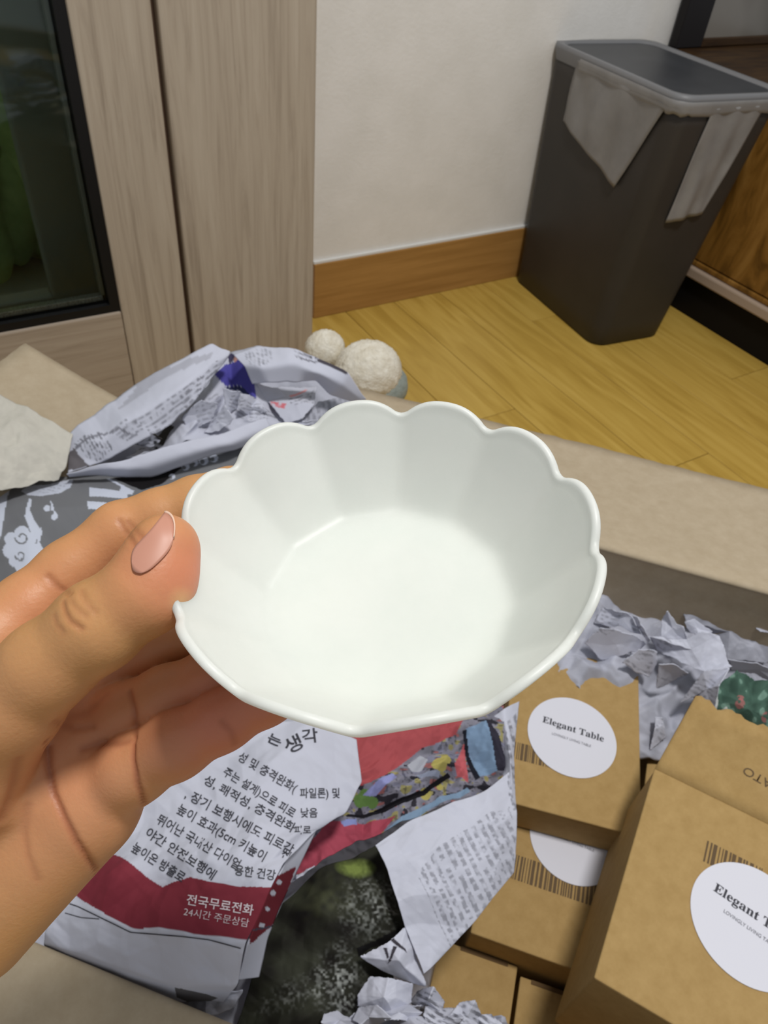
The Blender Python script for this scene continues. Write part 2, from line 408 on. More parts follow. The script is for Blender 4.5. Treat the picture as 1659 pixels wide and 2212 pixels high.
# ------------------------------------------------------------------ big packing box
BA0, BA1, BB0, BB1, BZ, TH = -.35, .37, .083, .556, .300, .004
pk = thing('packing_box', 'large open grey-brown cardboard carton holding newspaper and small boxes', 'carton', AB((BA0 + BA1) / 2, (BB0 + BB1) / 2, 0))
def ab_box(a0, a1, b0, b1, z0, z1, bev=.001):
    return prism([AB(a0, b0, z0), AB(a1, b0, z0), AB(a1, b1, z0), AB(a0, b1, z0)], [AB(a0, b0, z1), AB(a1, b0, z1), AB(a1, b1, z1), AB(a0, b1, z1)], bev, 1)
add('carton_bottom', ab_box(BA0, BA1, BB0, BB1, 0.0, .006), M['card'], pk)
add('carton_side', ab_box(BA0, BA1, BB1, BB1 + TH, 0.0, BZ - .003), M['card'], pk)
add('carton_side', ab_box(BA0, BA1, BB0 - TH, BB0, 0.0, BZ - .003), M['card'], pk)
add('carton_side', ab_box(BA0 - TH, BA0, BB0 - TH, BB1 + TH, 0.0, BZ - .003), M['card'], pk)
add('carton_side', ab_box(BA1, BA1 + TH, BB0 - TH, BB1 + TH, 0.0, BZ - .003), M['card'], pk)
def sweep_flap(origin, out, along, length, run, rise, name='flap', wob=0.0, seed=0, n=60):
    """flap folded outwards: rounded hinge then a panel going run out and rise up; sheet TH thick"""
    prof = [(-.004, -.004), (-.0036, -.0012), (-.002, .0006), (.001, .0016)]
    L = math.hypot(run, rise); 
    for k in range(1, 13):
        t = k / 12; prof.append((.001 + run * t, .0016 + rise * t - .004 * math.sin(math.pi * t)))
    rs = np.random.RandomState(seed)
    V, Fc = [], []; m = len(prof)
    for i in range(n + 1):
        s = i / n
        w = wob * (math.sin(21 * s + seed) * .5 + rs.normal() * .45)
        for side in (0, 1):
            for j, (u, z) in enumerate(prof):
                uu = u + (w if j == m - 1 else 0)
                j0 = max(0, j - 1); j1 = min(m - 1, j + 1)
                tx, tz = prof[j1][0] - prof[j0][0], prof[j1][1] - prof[j0][1]; q = math.hypot(tx, tz)
                nx, nz = -tz / q, tx / q
                d = -TH * side
                V.append(np.array(origin) + np.array(along) * (length * s) + np.array(out) * (uu + nx * d) + np.array([0, 0, z + nz * d]))
    S = 2 * m
    for i in range(n):
        b_ = i * S; c_ = (i + 1) * S
        for j in range(m - 1):
            Fc.append((b_ + j, b_ + j + 1, c_ + j + 1, c_ + j)); Fc.append((b_ + m + j + 1, b_ + m + j, c_ + m + j, c_ + m + j + 1))
        Fc.append((b_ + m - 1, b_ + S - 1, c_ + S - 1, c_ + m - 1)); Fc.append((b_, c_, c_ + m, b_ + m))
    for b_ in (0, n * S):
        for j in range(m - 1): Fc.append((b_ + j, b_ + m + j, b_ + m + j + 1, b_ + j + 1))
    me = mesh_from(V, Fc); bm = bmesh.new(); bm.from_mesh(me); bmesh.ops.recalc_face_normals(bm, faces=bm.faces[:]); bm.to_mesh(me); bm.free()
    return me
add('carton_flap', sweep_flap(AB(BA0 + .004, BB1, BZ), B2, A2, BA1 - BA0 - .008, .198, -.030, wob=.0012, seed=2), M['card'], pk)
add('carton_flap', sweep_flap(AB(BA0 + .004, BB0, BZ), -B2, A2, BA1 - BA0 - .008, .20, -.075, wob=.001, seed=5), M['card'], pk)
add('carton_flap', sweep_flap(AB(BA0, BB0 + .004, BZ), -A2, B2, BB1 - BB0 - .008, .185, .066, wob=.001, seed=7), M['card'], pk)
add('carton_flap', sweep_flap(AB(BA1, BB0 + .004, BZ), A2, B2, BB1 - BB0 - .008, .20, -.05, wob=.001, seed=9), M['card'], pk)

# ------------------------------------------------------------------ text helper
TEXT_CACHE = {}
def prepare_texts(items):
    """turn every printed string into flat outlines at once"""
    obs = []
    for body, bold in items:
        cu = bpy.data.curves.new('text', 'FONT'); cu.body = body; cu.size = 1.0; cu.offset = bold; cu.resolution_u = 3
        o = bpy.data.objects.new('text', cu); COL.objects.link(o); obs.append((body, bold, o, cu))
    dg = bpy.context.evaluated_depsgraph_get()
    for body, bold, o, cu in obs:
        ev = o.evaluated_get(dg); me = ev.to_mesh()
        TEXT_CACHE[(body, bold)] = (np.array([v.co[:2] for v in me.vertices]), [tuple(p.vertices) for p in me.polygons]); ev.to_mesh_clear()
    for body, bold, o, cu in obs:
        bpy.data.objects.remove(o); bpy.data.curves.remove(cu)
def text_mesh(body, bold=0.0):
    if (body, bold) in TEXT_CACHE: return TEXT_CACHE[(body, bold)]
    cu = bpy.data.curves.new('text', 'FONT'); cu.body = body; cu.size = 1.0; cu.offset = bold; cu.resolution_u = 3
    o = bpy.data.objects.new('text', cu); COL.objects.link(o)
    dg = bpy.context.evaluated_depsgraph_get(); ev = o.evaluated_get(dg); me = ev.to_mesh()
    V = np.array([v.co[:] for v in me.vertices]) if len(me.vertices) else np.zeros((0, 3))
    Fc = [tuple(p.vertices) for p in me.polygons]
    ev.to_mesh_clear(); bpy.data.objects.remove(o); bpy.data.curves.remove(cu)
    return V[:, :2] if len(V) else np.zeros((0, 2)), Fc
def bold_serif(s):
    out = ''
    for ch in s:
        if 'A' <= ch <= 'Z': out += chr(0x1D400 + ord(ch) - 65)
        elif 'a' <= ch <= 'z': out += chr(0x1D41A + ord(ch) - 97)
        else: out += ch
    return out
def flat_text(body, origin, ux, uy, height, width=None, bold=0.0, align='center', lift=.0004):
    """text laid on a flat face: origin is the centre (or left end) of the baseline"""
    V, Fc = text_mesh(body, bold)
    w = V[:, 0].max() - V[:, 0].min(); sx = height if width is None else width / w
    x0 = V[:, 0].min() + (w / 2 if align == 'center' else 0)
    nz = np.cross(ux, uy)
    P = np.array(origin) + np.outer((V[:, 0] - x0) * sx, ux) + np.outer(V[:, 1] * height, uy) + nz * lift
    return mesh_from(P, Fc)

# ------------------------------------------------------------------ small kraft boxes
KG = 'small kraft boxes in the carton'
def small_box(label, center_ab, rot, w, d, z0, z1, name='kraft_box'):
    """w along a, d along b, rot degrees; returns (root, ux, uy, centre of the top)"""
    c = math.cos(math.radians(rot)); s = math.sin(math.radians(rot))
    ux = A2 * c + B2 * s; uy = -A2 * s + B2 * c
    ctr = AB(center_ab[0], center_ab[1], 0)
    root = thing(name, label, 'box', ctr + np.array([0, 0, z0]), KG)
    def loop(z, ins=0.0): return [ctr + ux * (sx * (w / 2 - ins)) + uy * (sy * (d / 2 - ins)) + np.array([0, 0, z]) for sx, sy in ((-1, -1), (1, -1), (1, 1), (-1, 1))]
    add('box_body', prism(loop(z0), loop(z1 - .0022), .0015), M['kraft'], root)
    add('lid_panel', prism(loop(z1 - .0022, -.0004), loop(z1, -.0004), .0011), M['kraft'], root)
    return root, ux, uy, ctr + np.array([0, 0, z1])
def patch(origin, ux, uy, w, h, th=.0004):
    u = np.cross(ux, uy)
    L0 = [origin + ux * (sx * w / 2) + uy * (sy * h / 2) for sx, sy in ((-1, -1), (1, -1), (1, 1), (-1, 1))]
    return prism(L0, [p + u * th for p in L0])
def sticker(root, ctr, ux, uy, dia, rot):
    c = math.cos(math.radians(rot)); s = math.sin(math.radians(rot)); tx = ux * c + uy * s; ty = -ux * s + uy * c
    n = 72; nz = np.cross(ux, uy)
    lp = [ctr + tx * (dia / 2 * math.cos(2 * math.pi * k / n)) + ty * (dia / 2 * math.sin(2 * math.pi * k / n)) for k in range(n)]
    st = add('round_sticker', prism([p + nz * .0002 for p in lp], [p + nz * .0008 for p in lp]), M['sticker'], root, label='white round paper sticker')
    add('sticker_title', flat_text(bold_serif('Elegant Table'), ctr + ty * (dia * .055), tx, ty, dia * .118, dia * .70, .004, lift=.0011), M['ink'], st)
    add('sticker_line', flat_text('LOVINGLY LIVING TABLE', ctr - ty * (dia * .065), tx, ty, dia * .045, dia * .44, .004, lift=.0011), M['ink_soft'], st)
    return st
def barcode(root, start, ux, uy, length, h, seed):
    rs = random.Random(seed); bm = bmesh.new(); t = 0.0; nz = np.cross(ux, uy)
    while t < length:
        w = rs.choice((.0007, .0012, .0018, .0026))
        p = [start + ux * t, start + ux * min(t + w, length), start + ux * min(t + w, length) - uy * h, start + ux * t - uy * h]
        bm.faces.new([bm.verts.new(tuple(q + nz * .0002)) for q in p][::-1]); t += w + rs.choice((.0007, .0010, .0016))
    bmesh.ops.recalc_face_normals(bm, faces=bm.faces[:])
    me = bpy.data.meshes.new('mesh'); bm.to_mesh(me); bm.free()
    add('barcode', me, M['barcode'], root)

AD_LINES = (
        ('성 및 충격완화(', (512, 1640), (636, 1712), 25),
        ('파일론) 및', (648, 1722), (734, 1722), 24),
        ('주는 설계)으로 피로', (480, 1672), (632, 1766), 24),
        ('낮음', (650, 1764), (686, 1764), 23),
        ('성, 쾌적성, 충격완화', (438, 1690), (632, 1798), 25),
        ('피로', (636, 1800), (672, 1800), 20),
        (', 장기 보행시에도 피로감', (398, 1722), (628, 1846), 27),
        ('높이 효과(5cm 키높이', (380, 1754), (568, 1860), 27),
        ('신', (606, 1850), (624, 1858), 22),
        ('뛰어난 국내산 다이얼', (336, 1776), (512, 1878), 27),
        ('용한 건강', (506, 1888), (594, 1900), 25),
        ('야간 안전보행에', (312, 1804), (458, 1900), 27),
        ('높이온 방출로', (282, 1836), (392, 1906), 27))
prepare_texts([(l_[0], .012) for l_ in AD_LINES] + [('생', .014), ('각', .014), ('는', .02), ('전국무료전화', .012), ('24시간 주문상담', -.004),
               (bold_serif('Elegant Table'), .004), ('LOVINGLY LIVING TABLE', .004), ('ATO', .0)])
r1, ux, uy, c1 = small_box('kraft box with a fully visible round sticker right of the newspaper', (.104, .411), 4.0, .122, .172, .160, .200)
sticker(r1, at_z(1235, 1591, .200), ux, uy, .0815, -5)
barcode(r1, at_z(1112, 1602, .2000), ux, uy, .050, .017, 1)
r2, ux, uy, c2 = small_box('kraft box under the stickered one, its sticker half covered', (.117, .313), 0.5, .126, .172, .006, .1585)
sticker(r2, at_z(1242, 1812, .1585), ux, uy, .080, -5)
barcode(r2, at_z(1112, 1845, .1585), ux, uy, .125, .021, 2)
# box on the right with its torn-open flap
W3 = .150
r3, ux, uy, c3 = small_box('kraft box in the right corner with torn-open flap and large sticker', (.2165, .2545), -11.0, W3, .166, .1595, .270)
sticker(r3, at_z(1622, 1996, .270), ux, uy, .0815, -9)
barcode(r3, at_z(1528, 1816, .2700), ux, uy, .040, .017, 3)
hinge = c3 + uy * .083; n = 40; V = []; Fc = []
rs = np.random.RandomState(4)
for i in range(n + 1):
    s = -W3 / 2 + W3 * i / n
    ln = .062 + .0022 * math.sin(i * .9) + .0014 * rs.normal()
    for k in range(7):
        t = k / 6; q = ln * t
        V.append(hinge + ux * (s + .010 * t * (1 - i / n)) + uy * q + np.array([0, 0, .030 * t ** 1.3 - .0008]))
for i in range(n):
    for k in range(6):
        a_ = i * 7 + k; Fc.append((a_, a_ + 7, a_ + 8, a_ + 1))
o = add('torn_flap', mesh_from(V, Fc, True), M['kraft'], r3, label='torn kraft flap'); md = o.modifiers.new('thickness', 'SOLIDIFY'); md.thickness = .002; md.offset = -1
fu = ux; fv = _n(uy * .062 + np.array([0, 0, .030]))
tp = hinge + ux * (.007) + fv * .0395
torn = o
# two lower boxes at the bottom of the frame
r4, ux, uy, c4 = small_box('kraft box at the bottom edge beside the white newsprint tip', (.0400, .1405), 1.0, .122, .168, .006, .125)
add('tuck_slot', patch(at_z(1046, 2066, .1252), ux, uy, .040, .0032), M['slot'], r4)
r5, ux, uy, c5 = small_box('kraft box at the bottom edge below the torn-flap box', (.1665, .1375), 1.0, .122, .168, .006, .122)
add('tuck_slot', patch(at_z(1200, 2140, .1222), ux, uy, .040, .0032), M['slot'], r5)
r6, ux, uy, c6 = small_box('kraft box seen in the gap behind the torn flap', (.248, .424), -3.0, .122, .118, .006, .150)

# ------------------------------------------------------------------ crumpled paper
def facet_noise(x, y, seed):
    """piecewise linear noise on a triangle lattice: flat facets, crisp creases"""
    F2 = 0.36602540378; s = (x + y) * F2
    i = np.floor(x + s).astype(np.int64); j = np.floor(y + s).astype(np.int64)
    u = x + s - i; v = y + s - j
    def h(a, b):
        n = (a * 374761393 + b * 668265263 + seed * 1274126177) & 0x7fffffff
        n = ((n ^ (n >> 13)) * 1103515245) & 0x7fffffff
        n = (n ^ (n >> 16)) & 0xffff
        return n / 32767.5 - 1.0
    h00, h11 = h(i, j), h(i + 1, j + 1)
    up = u > v
    hm = np.where(up, h(i + 1, j), h(i, j + 1))
    big = np.where(up, u, v); sm = np.where(up, v, u)
    return h00 * (1 - big) + hm * (big - sm) + h11 * sm
def smooth_noise(x, y, seed):
    i = np.floor(x).astype(np.int64); j = np.floor(y).astype(np.int64); u = x - i; v = y - j
    u = u * u * (3 - 2 * u); v = v * v * (3 - 2 * v)
    def h(a, b):
        n = (a * 374761393 + b * 668265263 + seed * 1274126177) & 0x7fffffff
        n = ((n ^ (n >> 13)) * 1103515245) & 0x7fffffff
        n = (n ^ (n >> 16)) & 0xffff
        return n / 65535.0
    return (h(i, j) * (1 - u) + h(i + 1, j) * u) * (1 - v) + (h(i, j + 1) * (1 - u) + h(i + 1, j + 1) * u) * v
def crumple(px, py, seed, scale):
    wx = px + 22 * np.sin(py / 61.0 + seed); wy = py + 22 * np.sin(px / 53.0 + 2 * seed)
    return (facet_noise(wx / scale, wy / scale, seed) + .30 * facet_noise(wy / (scale * .43) + 7, wx / (scale * .43), seed + 5)
            + .07 * facet_noise(wx / (scale * .19), wy / (scale * .19) + 3, seed + 9))
def in_poly(px, py, poly):
    r = np.zeros(px.shape, bool); n = len(poly)
    for k in range(n):
        x0, y0 = poly[k][:2]; x1, y1 = poly[(k + 1) % n][:2]
        if y0 == y1: continue
        c = ((y0 > py) != (y1 > py)) & (px < (x1 - x0) * (py - y0) / (y1 - y0) + x0)
        r ^= c
    return r
PAPER = srgb(192, 194, 208)
def news_base(px, py, seed=1):
    c = np.ones(px.shape + (3,)) * PAPER
    return c * (1 - .05 * smooth_noise(px / 60, py / 60, seed))[..., None]
def fill(c, mask, col, k=1.0):
    c[mask] = c[mask] * (1 - k) + np.asarray(col) * k
def text_rows(c, px, py, mask, angle, pitch, seed, col=srgb(92, 92, 100), k=.75, duty=.55, letter=None, colw=None):
    """greyed columns of small print"""
    a = math.radians(angle); u = px * math.cos(a) + py * math.sin(a); v = -px * math.sin(a) + py * math.cos(a)
    row = np.floor(v / pitch); fr = v / pitch - row
    lt = letter or pitch * .55
    d = smooth_noise(u / lt + row * 17.3, row * 3.1 + fr * 2.2, seed)
    sp = smooth_noise(u / (lt * 5) + row * 9.1, row * 5.7, seed + 3)
    m = mask & (fr < duty) & (sp > .16)
    if colw: m &= ((u / colw) % 1.0) < .9
    kk = np.clip((d - .25) * 2.2, 0, 1) * k
    c[m] = c[m] * (1 - kk[m][:, None]) + np.asarray(col) * kk[m][:, None]
def finish_sheet(P, px, py, Fc, col, name, parent, m, thick=.0007):
    me = mesh_from(P, Fc, True)
    at = me.color_attributes.new('print', 'FLOAT_COLOR', 'POINT')
    c4_ = np.ones((len(P), 4), np.float32); c4_[:, :3] = col
    at.data.foreach_set('color', c4_.ravel())
    o = add(name, me, m, parent)
    s = o.modifiers.new('thickness', 'SOLIDIFY'); s.thickness = thick; s.offset = -1
    return o
def resample(poly, n):
    p = np.asarray(poly, float); seg = np.r_[0, np.cumsum(np.hypot(np.diff(p[:, 0]), np.diff(p[:, 1])))]
    t = np.linspace(0, seg[-1], n); return np.stack([np.interp(t, seg, p[:, k]) for k in range(3)], 1)
def sheet(name, rows, parent, paint, seed, amp=.006, scale=70, res=3.0, m=None, curve=False):
    """sheet through rows of (px, py, height) control points; gently creased between them"""
    rows_ = [np.asarray(r, float) for r in rows]
    wpx = max(np.hypot(np.diff(r[:, 0]), np.diff(r[:, 1])).sum() for r in rows_)
    hpx = sum(max(np.hypot(*(rows_[k][0] - rows_[k + 1][0])[:2]), np.hypot(*(rows_[k][-1] - rows_[k + 1][-1])[:2])) for k in range(len(rows_) - 1))
    nu = int(max(12, wpx / res)); nv = int(max(10, hpx / res))
    R_ = np.stack([resample(r, nu) for r in rows_])
    k = np.linspace(0, len(rows_) - 1, nv); lo_ = np.clip(np.floor(k).astype(int), 0, len(rows_) - 2); fr = (k - lo_)[:, None, None]
    G = R_[lo_] * (1 - fr) + R_[lo_ + 1] * fr
    for _ in range(int(9 / res * 2) if not curve else 14):       # round the folds a little
        G[1:-1] = (G[:-2] + 2 * G[1:-1] + G[2:]) / 4; G[:, 1:-1] = (G[:, :-2] + 2 * G[:, 1:-1] + G[:, 2:]) / 4
    px, py, z = G[..., 0], G[..., 1], G[..., 2]
    h = crumple(px, py, seed, scale) * amp
    P = at_z_many(px.ravel(), py.ravel(), z.ravel())
    P[:, 2] += h.ravel()
    col = paint(px.ravel(), py.ravel())
    return finish_sheet(P, px, py, grid_faces(nv, nu), col, name, parent, m or M['news'])
def facet(name, poly, parent, paint, seed, zc=None, amp=.003, scale=45, res=3.2, m=None):
    """one folded piece of the paper: star-shaped outline of (px, py, height)"""
    poly = np.asarray(poly, float)
    cen = poly.mean(0)
    if zc is not None: cen[2] = zc
    loop = np.vstack([poly, poly[:1]])
    per = np.hypot(np.diff(loop[:, 0]), np.diff(loop[:, 1])).sum()
    nu = int(max(24, per / res)); L = resample(loop, nu + 1)[:-1]
    rad = np.hypot(poly[:, 0] - cen[0], poly[:, 1] - cen[1]).max(); nv = int(max(6, rad / res))
    t = np.linspace(0, 1, nv + 1)[1:][:, None, None]
    G = cen + (L[None] - cen) * t
    rs = np.random.RandomState(seed); 
    G[-1, :, :2] += rs.normal(size=G[-1, :, :2].shape) * .5
    px = np.r_[cen[0], G[..., 0].ravel()]; py = np.r_[cen[1], G[..., 1].ravel()]; z = np.r_[cen[2], G[..., 2].ravel()]
    P = at_z_many(px, py, z)
    P[:, 2] += crumple(px, py, seed, scale) * amp
    n = nu; Fc = [(0, 1 + (k + 1) % n, 1 + k) for k in range(n)]
    for j in range(nv - 1):
        for k in range(n):
            a_ = 1 + j * n + k; b_ = 1 + j * n + (k + 1) % n
            Fc.append((a_, b_, b_ + n, a_ + n))
    return finish_sheet(P, px, py, Fc, paint(px, py), name, parent, m or M['news'])
def bvh_of(objs):
    V, Fc = [], []; off = 0
    for o in objs:
        V += [tuple(v.co) for v in o.data.vertices]; Fc += [tuple(i + off for i in p.vertices) for p in o.data.polygons]; off = len(V)
    return BVHTree.FromPolygons(V, Fc)
def hit(bvh, x, y):
    d = _n(ROT @ _ray(x, y)); r = bvh.ray_cast(Vector(CAM), Vector(d))
    return r
def decal_text(body, p0, p1, height, bvh, name, material, parent, up=None, bold=.0, lift=.0006):
    """printed words lying on the creased paper: baseline from p0 to p1 (pixels), letters height px tall"""
    V, Fc = text_mesh(body, bold)
    if not len(V): return
    p0 = np.array(p0, float); p1 = np.array(p1, float); d = p1 - p0; L = np.hypot(*d)
    w = V[:, 0].max() - V[:, 0].min(); e = d / L
    up_ = np.array([e[1], -e[0]]) if up is None else _n(up)
    Q = p0 + np.outer((V[:, 0] - V[:, 0].min()) / w * L, e) + np.outer(V[:, 1] * height, up_)
    P = []
    for q in Q:
        r = hit(bvh, q[0], q[1]); P.append(None if r[0] is None else np.array(r[0]) + lift * _n(CAM - np.array(r[0])))
    Fc = [f for f in Fc if all(P[i] is not None for i in f)]
    P = [p if p is not None else np.zeros(3) for p in P]
    used = sorted({i for f in Fc for i in f}); mp = {i: k for k, i in enumerate(used)}
    if not Fc: return
    dist = [np.linalg.norm(P[i] - CAM) for i in used]; md_ = np.median(dist)
    Fc = [f for f in Fc if all(abs(np.linalg.norm(P[i] - CAM) - md_) < .06 for i in f)]
    me = mesh_from([P[i] for i in used], [tuple(mp[i] for i in f) for f in Fc])
    return add(name, me, material, parent)
def decal_line(pts, w, bvh, name, material, parent, lift=.0005):
    """a printed rule lying on the creased paper"""
    q = resample([(x, y, 0) for x, y in pts], max(8, int(sum(math.hypot(b[0] - a[0], b[1] - a[1]) for a, b in zip(pts[:-1], pts[1:])) / 4)))[:, :2]
    V = []
    for k in range(len(q)):
        d = q[min(k + 1, len(q) - 1)] - q[max(k - 1, 0)]; nrm = np.array([-d[1], d[0]]) / (np.hypot(*d) + 1e-9)
        for s in (-.5, .5):
            r = hit(bvh, *(q[k] + nrm * w * s))
            if r[0] is None: V.append(V[-2] if len(V) > 1 else CAM); continue
            V.append(np.array(r[0]) + lift * _n(CAM - np.array(r[0])))
    V = np.array(V); Fc = [(2 * k, 2 * k + 1, 2 * k + 3, 2 * k + 2) for k in range(len(q) - 1) if np.linalg.norm(V[2 * k] - V[2 * k + 2]) < .01]
    return add(name, mesh_from(V, Fc), material, parent)
def plain(seed=1, k=1.0):
    return lambda px, py: news_base(px, py, seed) * k
#PAPERS
decal_text('ATO', (1672, 1690), (1611, 1655), 25, bvh_of([torn]), 'printed_letters', M['barcode'], r3, None, .0, .0004)
# ---- newspaper heaped over the far left corner of the carton
NG = 'crumpled newspaper in the carton'
def in_b(px, py, x0, x1, y0, y1): return (px > x0) & (px < x1) & (py > y0) & (py < y1)
def paint_A1(px, py):
    c = news_base(px, py, 3)
    text_rows(c, px, py, in_poly(px, py, [(230, 925), (300, 895), (380, 850), (430, 812), (470, 775), (485, 790), (440, 850), (380, 905), (330, 935), (270, 948)]), -34, 11, 11, k=.7)
    text_rows(c, px, py, in_poly(px, py, [(160, 955), (215, 925), (245, 960), (215, 990), (190, 985)]), 60, 8, 12, k=.9)
    fill(c, in_poly(px, py, [(300, 830), (400, 778), (460, 758), (455, 770), (400, 795), (330, 835), (250, 890)]), srgb(150, 150, 160), .6)  # shaded back of the fold edge, painted in as a grey band
    fill(c, in_poly(px, py, [(141, 978), (158, 962), (192, 1004), (146, 1018)]), srgb(98, 94, 98))
    line = in_poly(px, py, [(160, 962), (205, 935), (258, 921), (283, 935), (279, 938), (257, 925), (207, 938), (162, 966)])
    fill(c, line, srgb(120, 120, 130))
    return c
def paint_A2(px, py):
    c = news_base(px, py, 4) * .97
    fill(c, in_poly(px, py, [(464, 813), (486, 791), (516, 781), (534, 796), (549, 826), (554, 858), (542, 851), (527, 836), (489, 836)]), srgb(76, 72, 150))
    fill(c, in_poly(px, py, [(484, 838), (527, 836), (545, 853), (553, 860), (520, 846), (490, 842)]), srgb(46, 50, 84))
    fill(c, in_poly(px, py, [(496, 778), (508, 770), (516, 778), (508, 786)]), srgb(198, 150, 138))
    fill(c, in_poly(px, py, [(492, 770), (508, 764), (520, 775), (508, 776), (496, 790)]), srgb(66, 62, 86))
    text_rows(c, px, py, in_poly(px, py, [(500, 850), (560, 870), (600, 900), (520, 905), (490, 880)]), 12, 8, 6, k=.55)
    text_rows(c, px, py, in_poly(px, py, [(420, 870), (470, 840), (490, 900), (430, 940)]), -20, 9, 16, k=.4)
    fill(c, in_poly(px, py, [(330, 940), (352, 918), (378, 930), (350, 955)]), srgb(62, 58, 56))  # dark gap between folds, its shade painted into the paper colour
    text_rows(c, px, py, in_poly(px, py, [(285, 950), (345, 945), (342, 962), (288, 968)]), -6, 12, 8, k=.95, col=srgb(40, 40, 44), duty=.8)
    return c
def paint_A3(px, py):
    c = news_base(px, py, 5)
    text_rows(c, px, py, in_poly(px, py, [(530, 762), (560, 748), (592, 752), (586, 785), (535, 792)]), 84, 9, 2, k=.6)
    text_rows(c, px, py, in_poly(px, py, [(628, 757), (660, 764), (690, 772), (688, 782), (640, 776)]), 10, 9, 8, k=.8, col=srgb(50, 48, 56))
    fill(c, in_poly(px, py, [(690, 770), (752, 806), (749, 812), (684, 778)]), srgb(70, 66, 74))
    return c
def paint_A4(px, py):
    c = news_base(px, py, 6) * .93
    text_rows(c, px, py, in_poly(px, py, [(586, 866), (620, 872), (616, 886), (584, 878)]), 10, 13, 3, col=srgb(196, 96, 104), k=.9, duty=.8)
    fill(c, in_poly(px, py, [(624, 858), (660, 840), (664, 843), (628, 862)]), srgb(206, 150, 154))
    text_rows(c, px, py, in_poly(px, py, [(622, 864), (680, 842), (678, 868), (630, 880)]), -22, 7, 4, k=.6)
    return c
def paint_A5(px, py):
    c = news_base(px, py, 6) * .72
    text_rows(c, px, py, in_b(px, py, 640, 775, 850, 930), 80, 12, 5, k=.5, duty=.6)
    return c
def paint_A6(px, py):
    c = news_base(px, py, 7)
    return c
nA = thing('newspaper', 'crumpled newspaper with blue patch heaped on the carton corner beside the window', 'newspaper', AB(-.33, .52, .30), NG)
sheet('paper_fold', [[(215, 900, .325), (330, 850, .335), (470, 775, .345), (560, 760, .345), (680, 790, .34), (785, 870, .33)],
                     [(170, 1000, .315), (330, 930, .325), (470, 900, .325), (620, 890, .320), (785, 890, .315)],
                     [(170, 1030, .310), (330, 1020, .310), (470, 985, .305), (620, 960, .305), (770, 930, .305)]], nA, plain(2, .8), 21, .012, 80)  # base sheet dimmed in colour for the shade behind the folds
sheet('paper_fold', [[(137, 947, .352), (180, 912, .362), (282, 838, .378), (380, 783, .393), (458, 741, .402), (497, 757, .395)],
                     [(146, 975, .350), (220, 940, .368), (300, 890, .383), (390, 835, .394), (455, 785, .396), (496, 766, .392)],
                     [(147, 1023, .338), (235, 985, .350), (320, 945, .362), (372, 908, .370), (425, 862, .378), (488, 778, .388)]], nA, paint_A1, 31, .0035, 75)
sheet('paper_fold', [[(420, 862, .350), (462, 808, .362), (500, 768, .370), (528, 785, .374), (552, 828, .366), (600, 845, .350)],
                     [(370, 912, .338), (440, 868, .362), (500, 840, .350), (548, 858, .362), (590, 880, .346), (650, 900, .340)],
                     [(330, 945, .335), (420, 925, .355), (470, 890, .338), (540, 905, .356), (600, 905, .342), (660, 912, .340)],
                     [(270, 985, .342), (380, 965, .345), (480, 945, .345), (560, 930, .340), (640, 920, .338), (690, 915, .335)]], nA, paint_A2, 33, .0075, 62)
sheet('paper_fold', [[(505, 768, .392), (557, 742, .402), (628, 755, .402), (678, 768, .397), (752, 808, .384), (791, 862, .352)],
                     [(528, 790, .392), (560, 790, .398), (640, 788, .398), (690, 805, .390), (740, 832, .376), (780, 865, .350)],
                     [(545, 828, .374), (580, 826, .380), (643, 827, .378), (682, 822, .372), (712, 852, .360), (756, 866, .346)]], nA, paint_A3, 35, .003, 80)
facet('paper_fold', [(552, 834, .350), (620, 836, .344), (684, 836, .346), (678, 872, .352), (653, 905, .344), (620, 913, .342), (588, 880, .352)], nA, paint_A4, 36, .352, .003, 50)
for k_, q_ in enumerate(([(392, 902, .362), (436, 866, .376), (472, 872, .366), (455, 910, .352), (412, 930, .350)],
                        [(452, 912, .352), (486, 876, .372), (505, 902, .366), (476, 932, .350), (440, 938, .346)],
                        [(482, 842, .374), (520, 846, .370), (512, 880, .352), (492, 896, .350)],
                        [(520, 850, .376), (556, 858, .362), (580, 890, .352), (540, 900, .348), (516, 884, .362)],
                        [(290, 962, .350), (330, 935, .366), (352, 950, .356), (326, 972, .346)])):
    facet('paper_fold', q_, nA, paint_A2, 140 + k_, None, .003, 30, 2.8)
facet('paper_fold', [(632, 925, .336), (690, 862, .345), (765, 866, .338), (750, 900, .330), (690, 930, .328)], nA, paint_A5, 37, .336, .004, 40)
sheet('paper_fold', [[(143, 1022, .346), (228, 1005, .350), (300, 982, .354), (380, 962, .356), (480, 935, .356), (575, 905, .354)],
                     [(146, 1025, .344), (235, 1018, .345), (315, 1008, .347), (400, 985, .350), (500, 958, .350), (585, 925, .348)],
                     [(150, 1029, .335), (240, 1031, .330), (325, 1028, .330), (420, 1000, .335), (520, 968, .336), (590, 945, .336)]], nA, paint_A6, 38, .0025, 90)

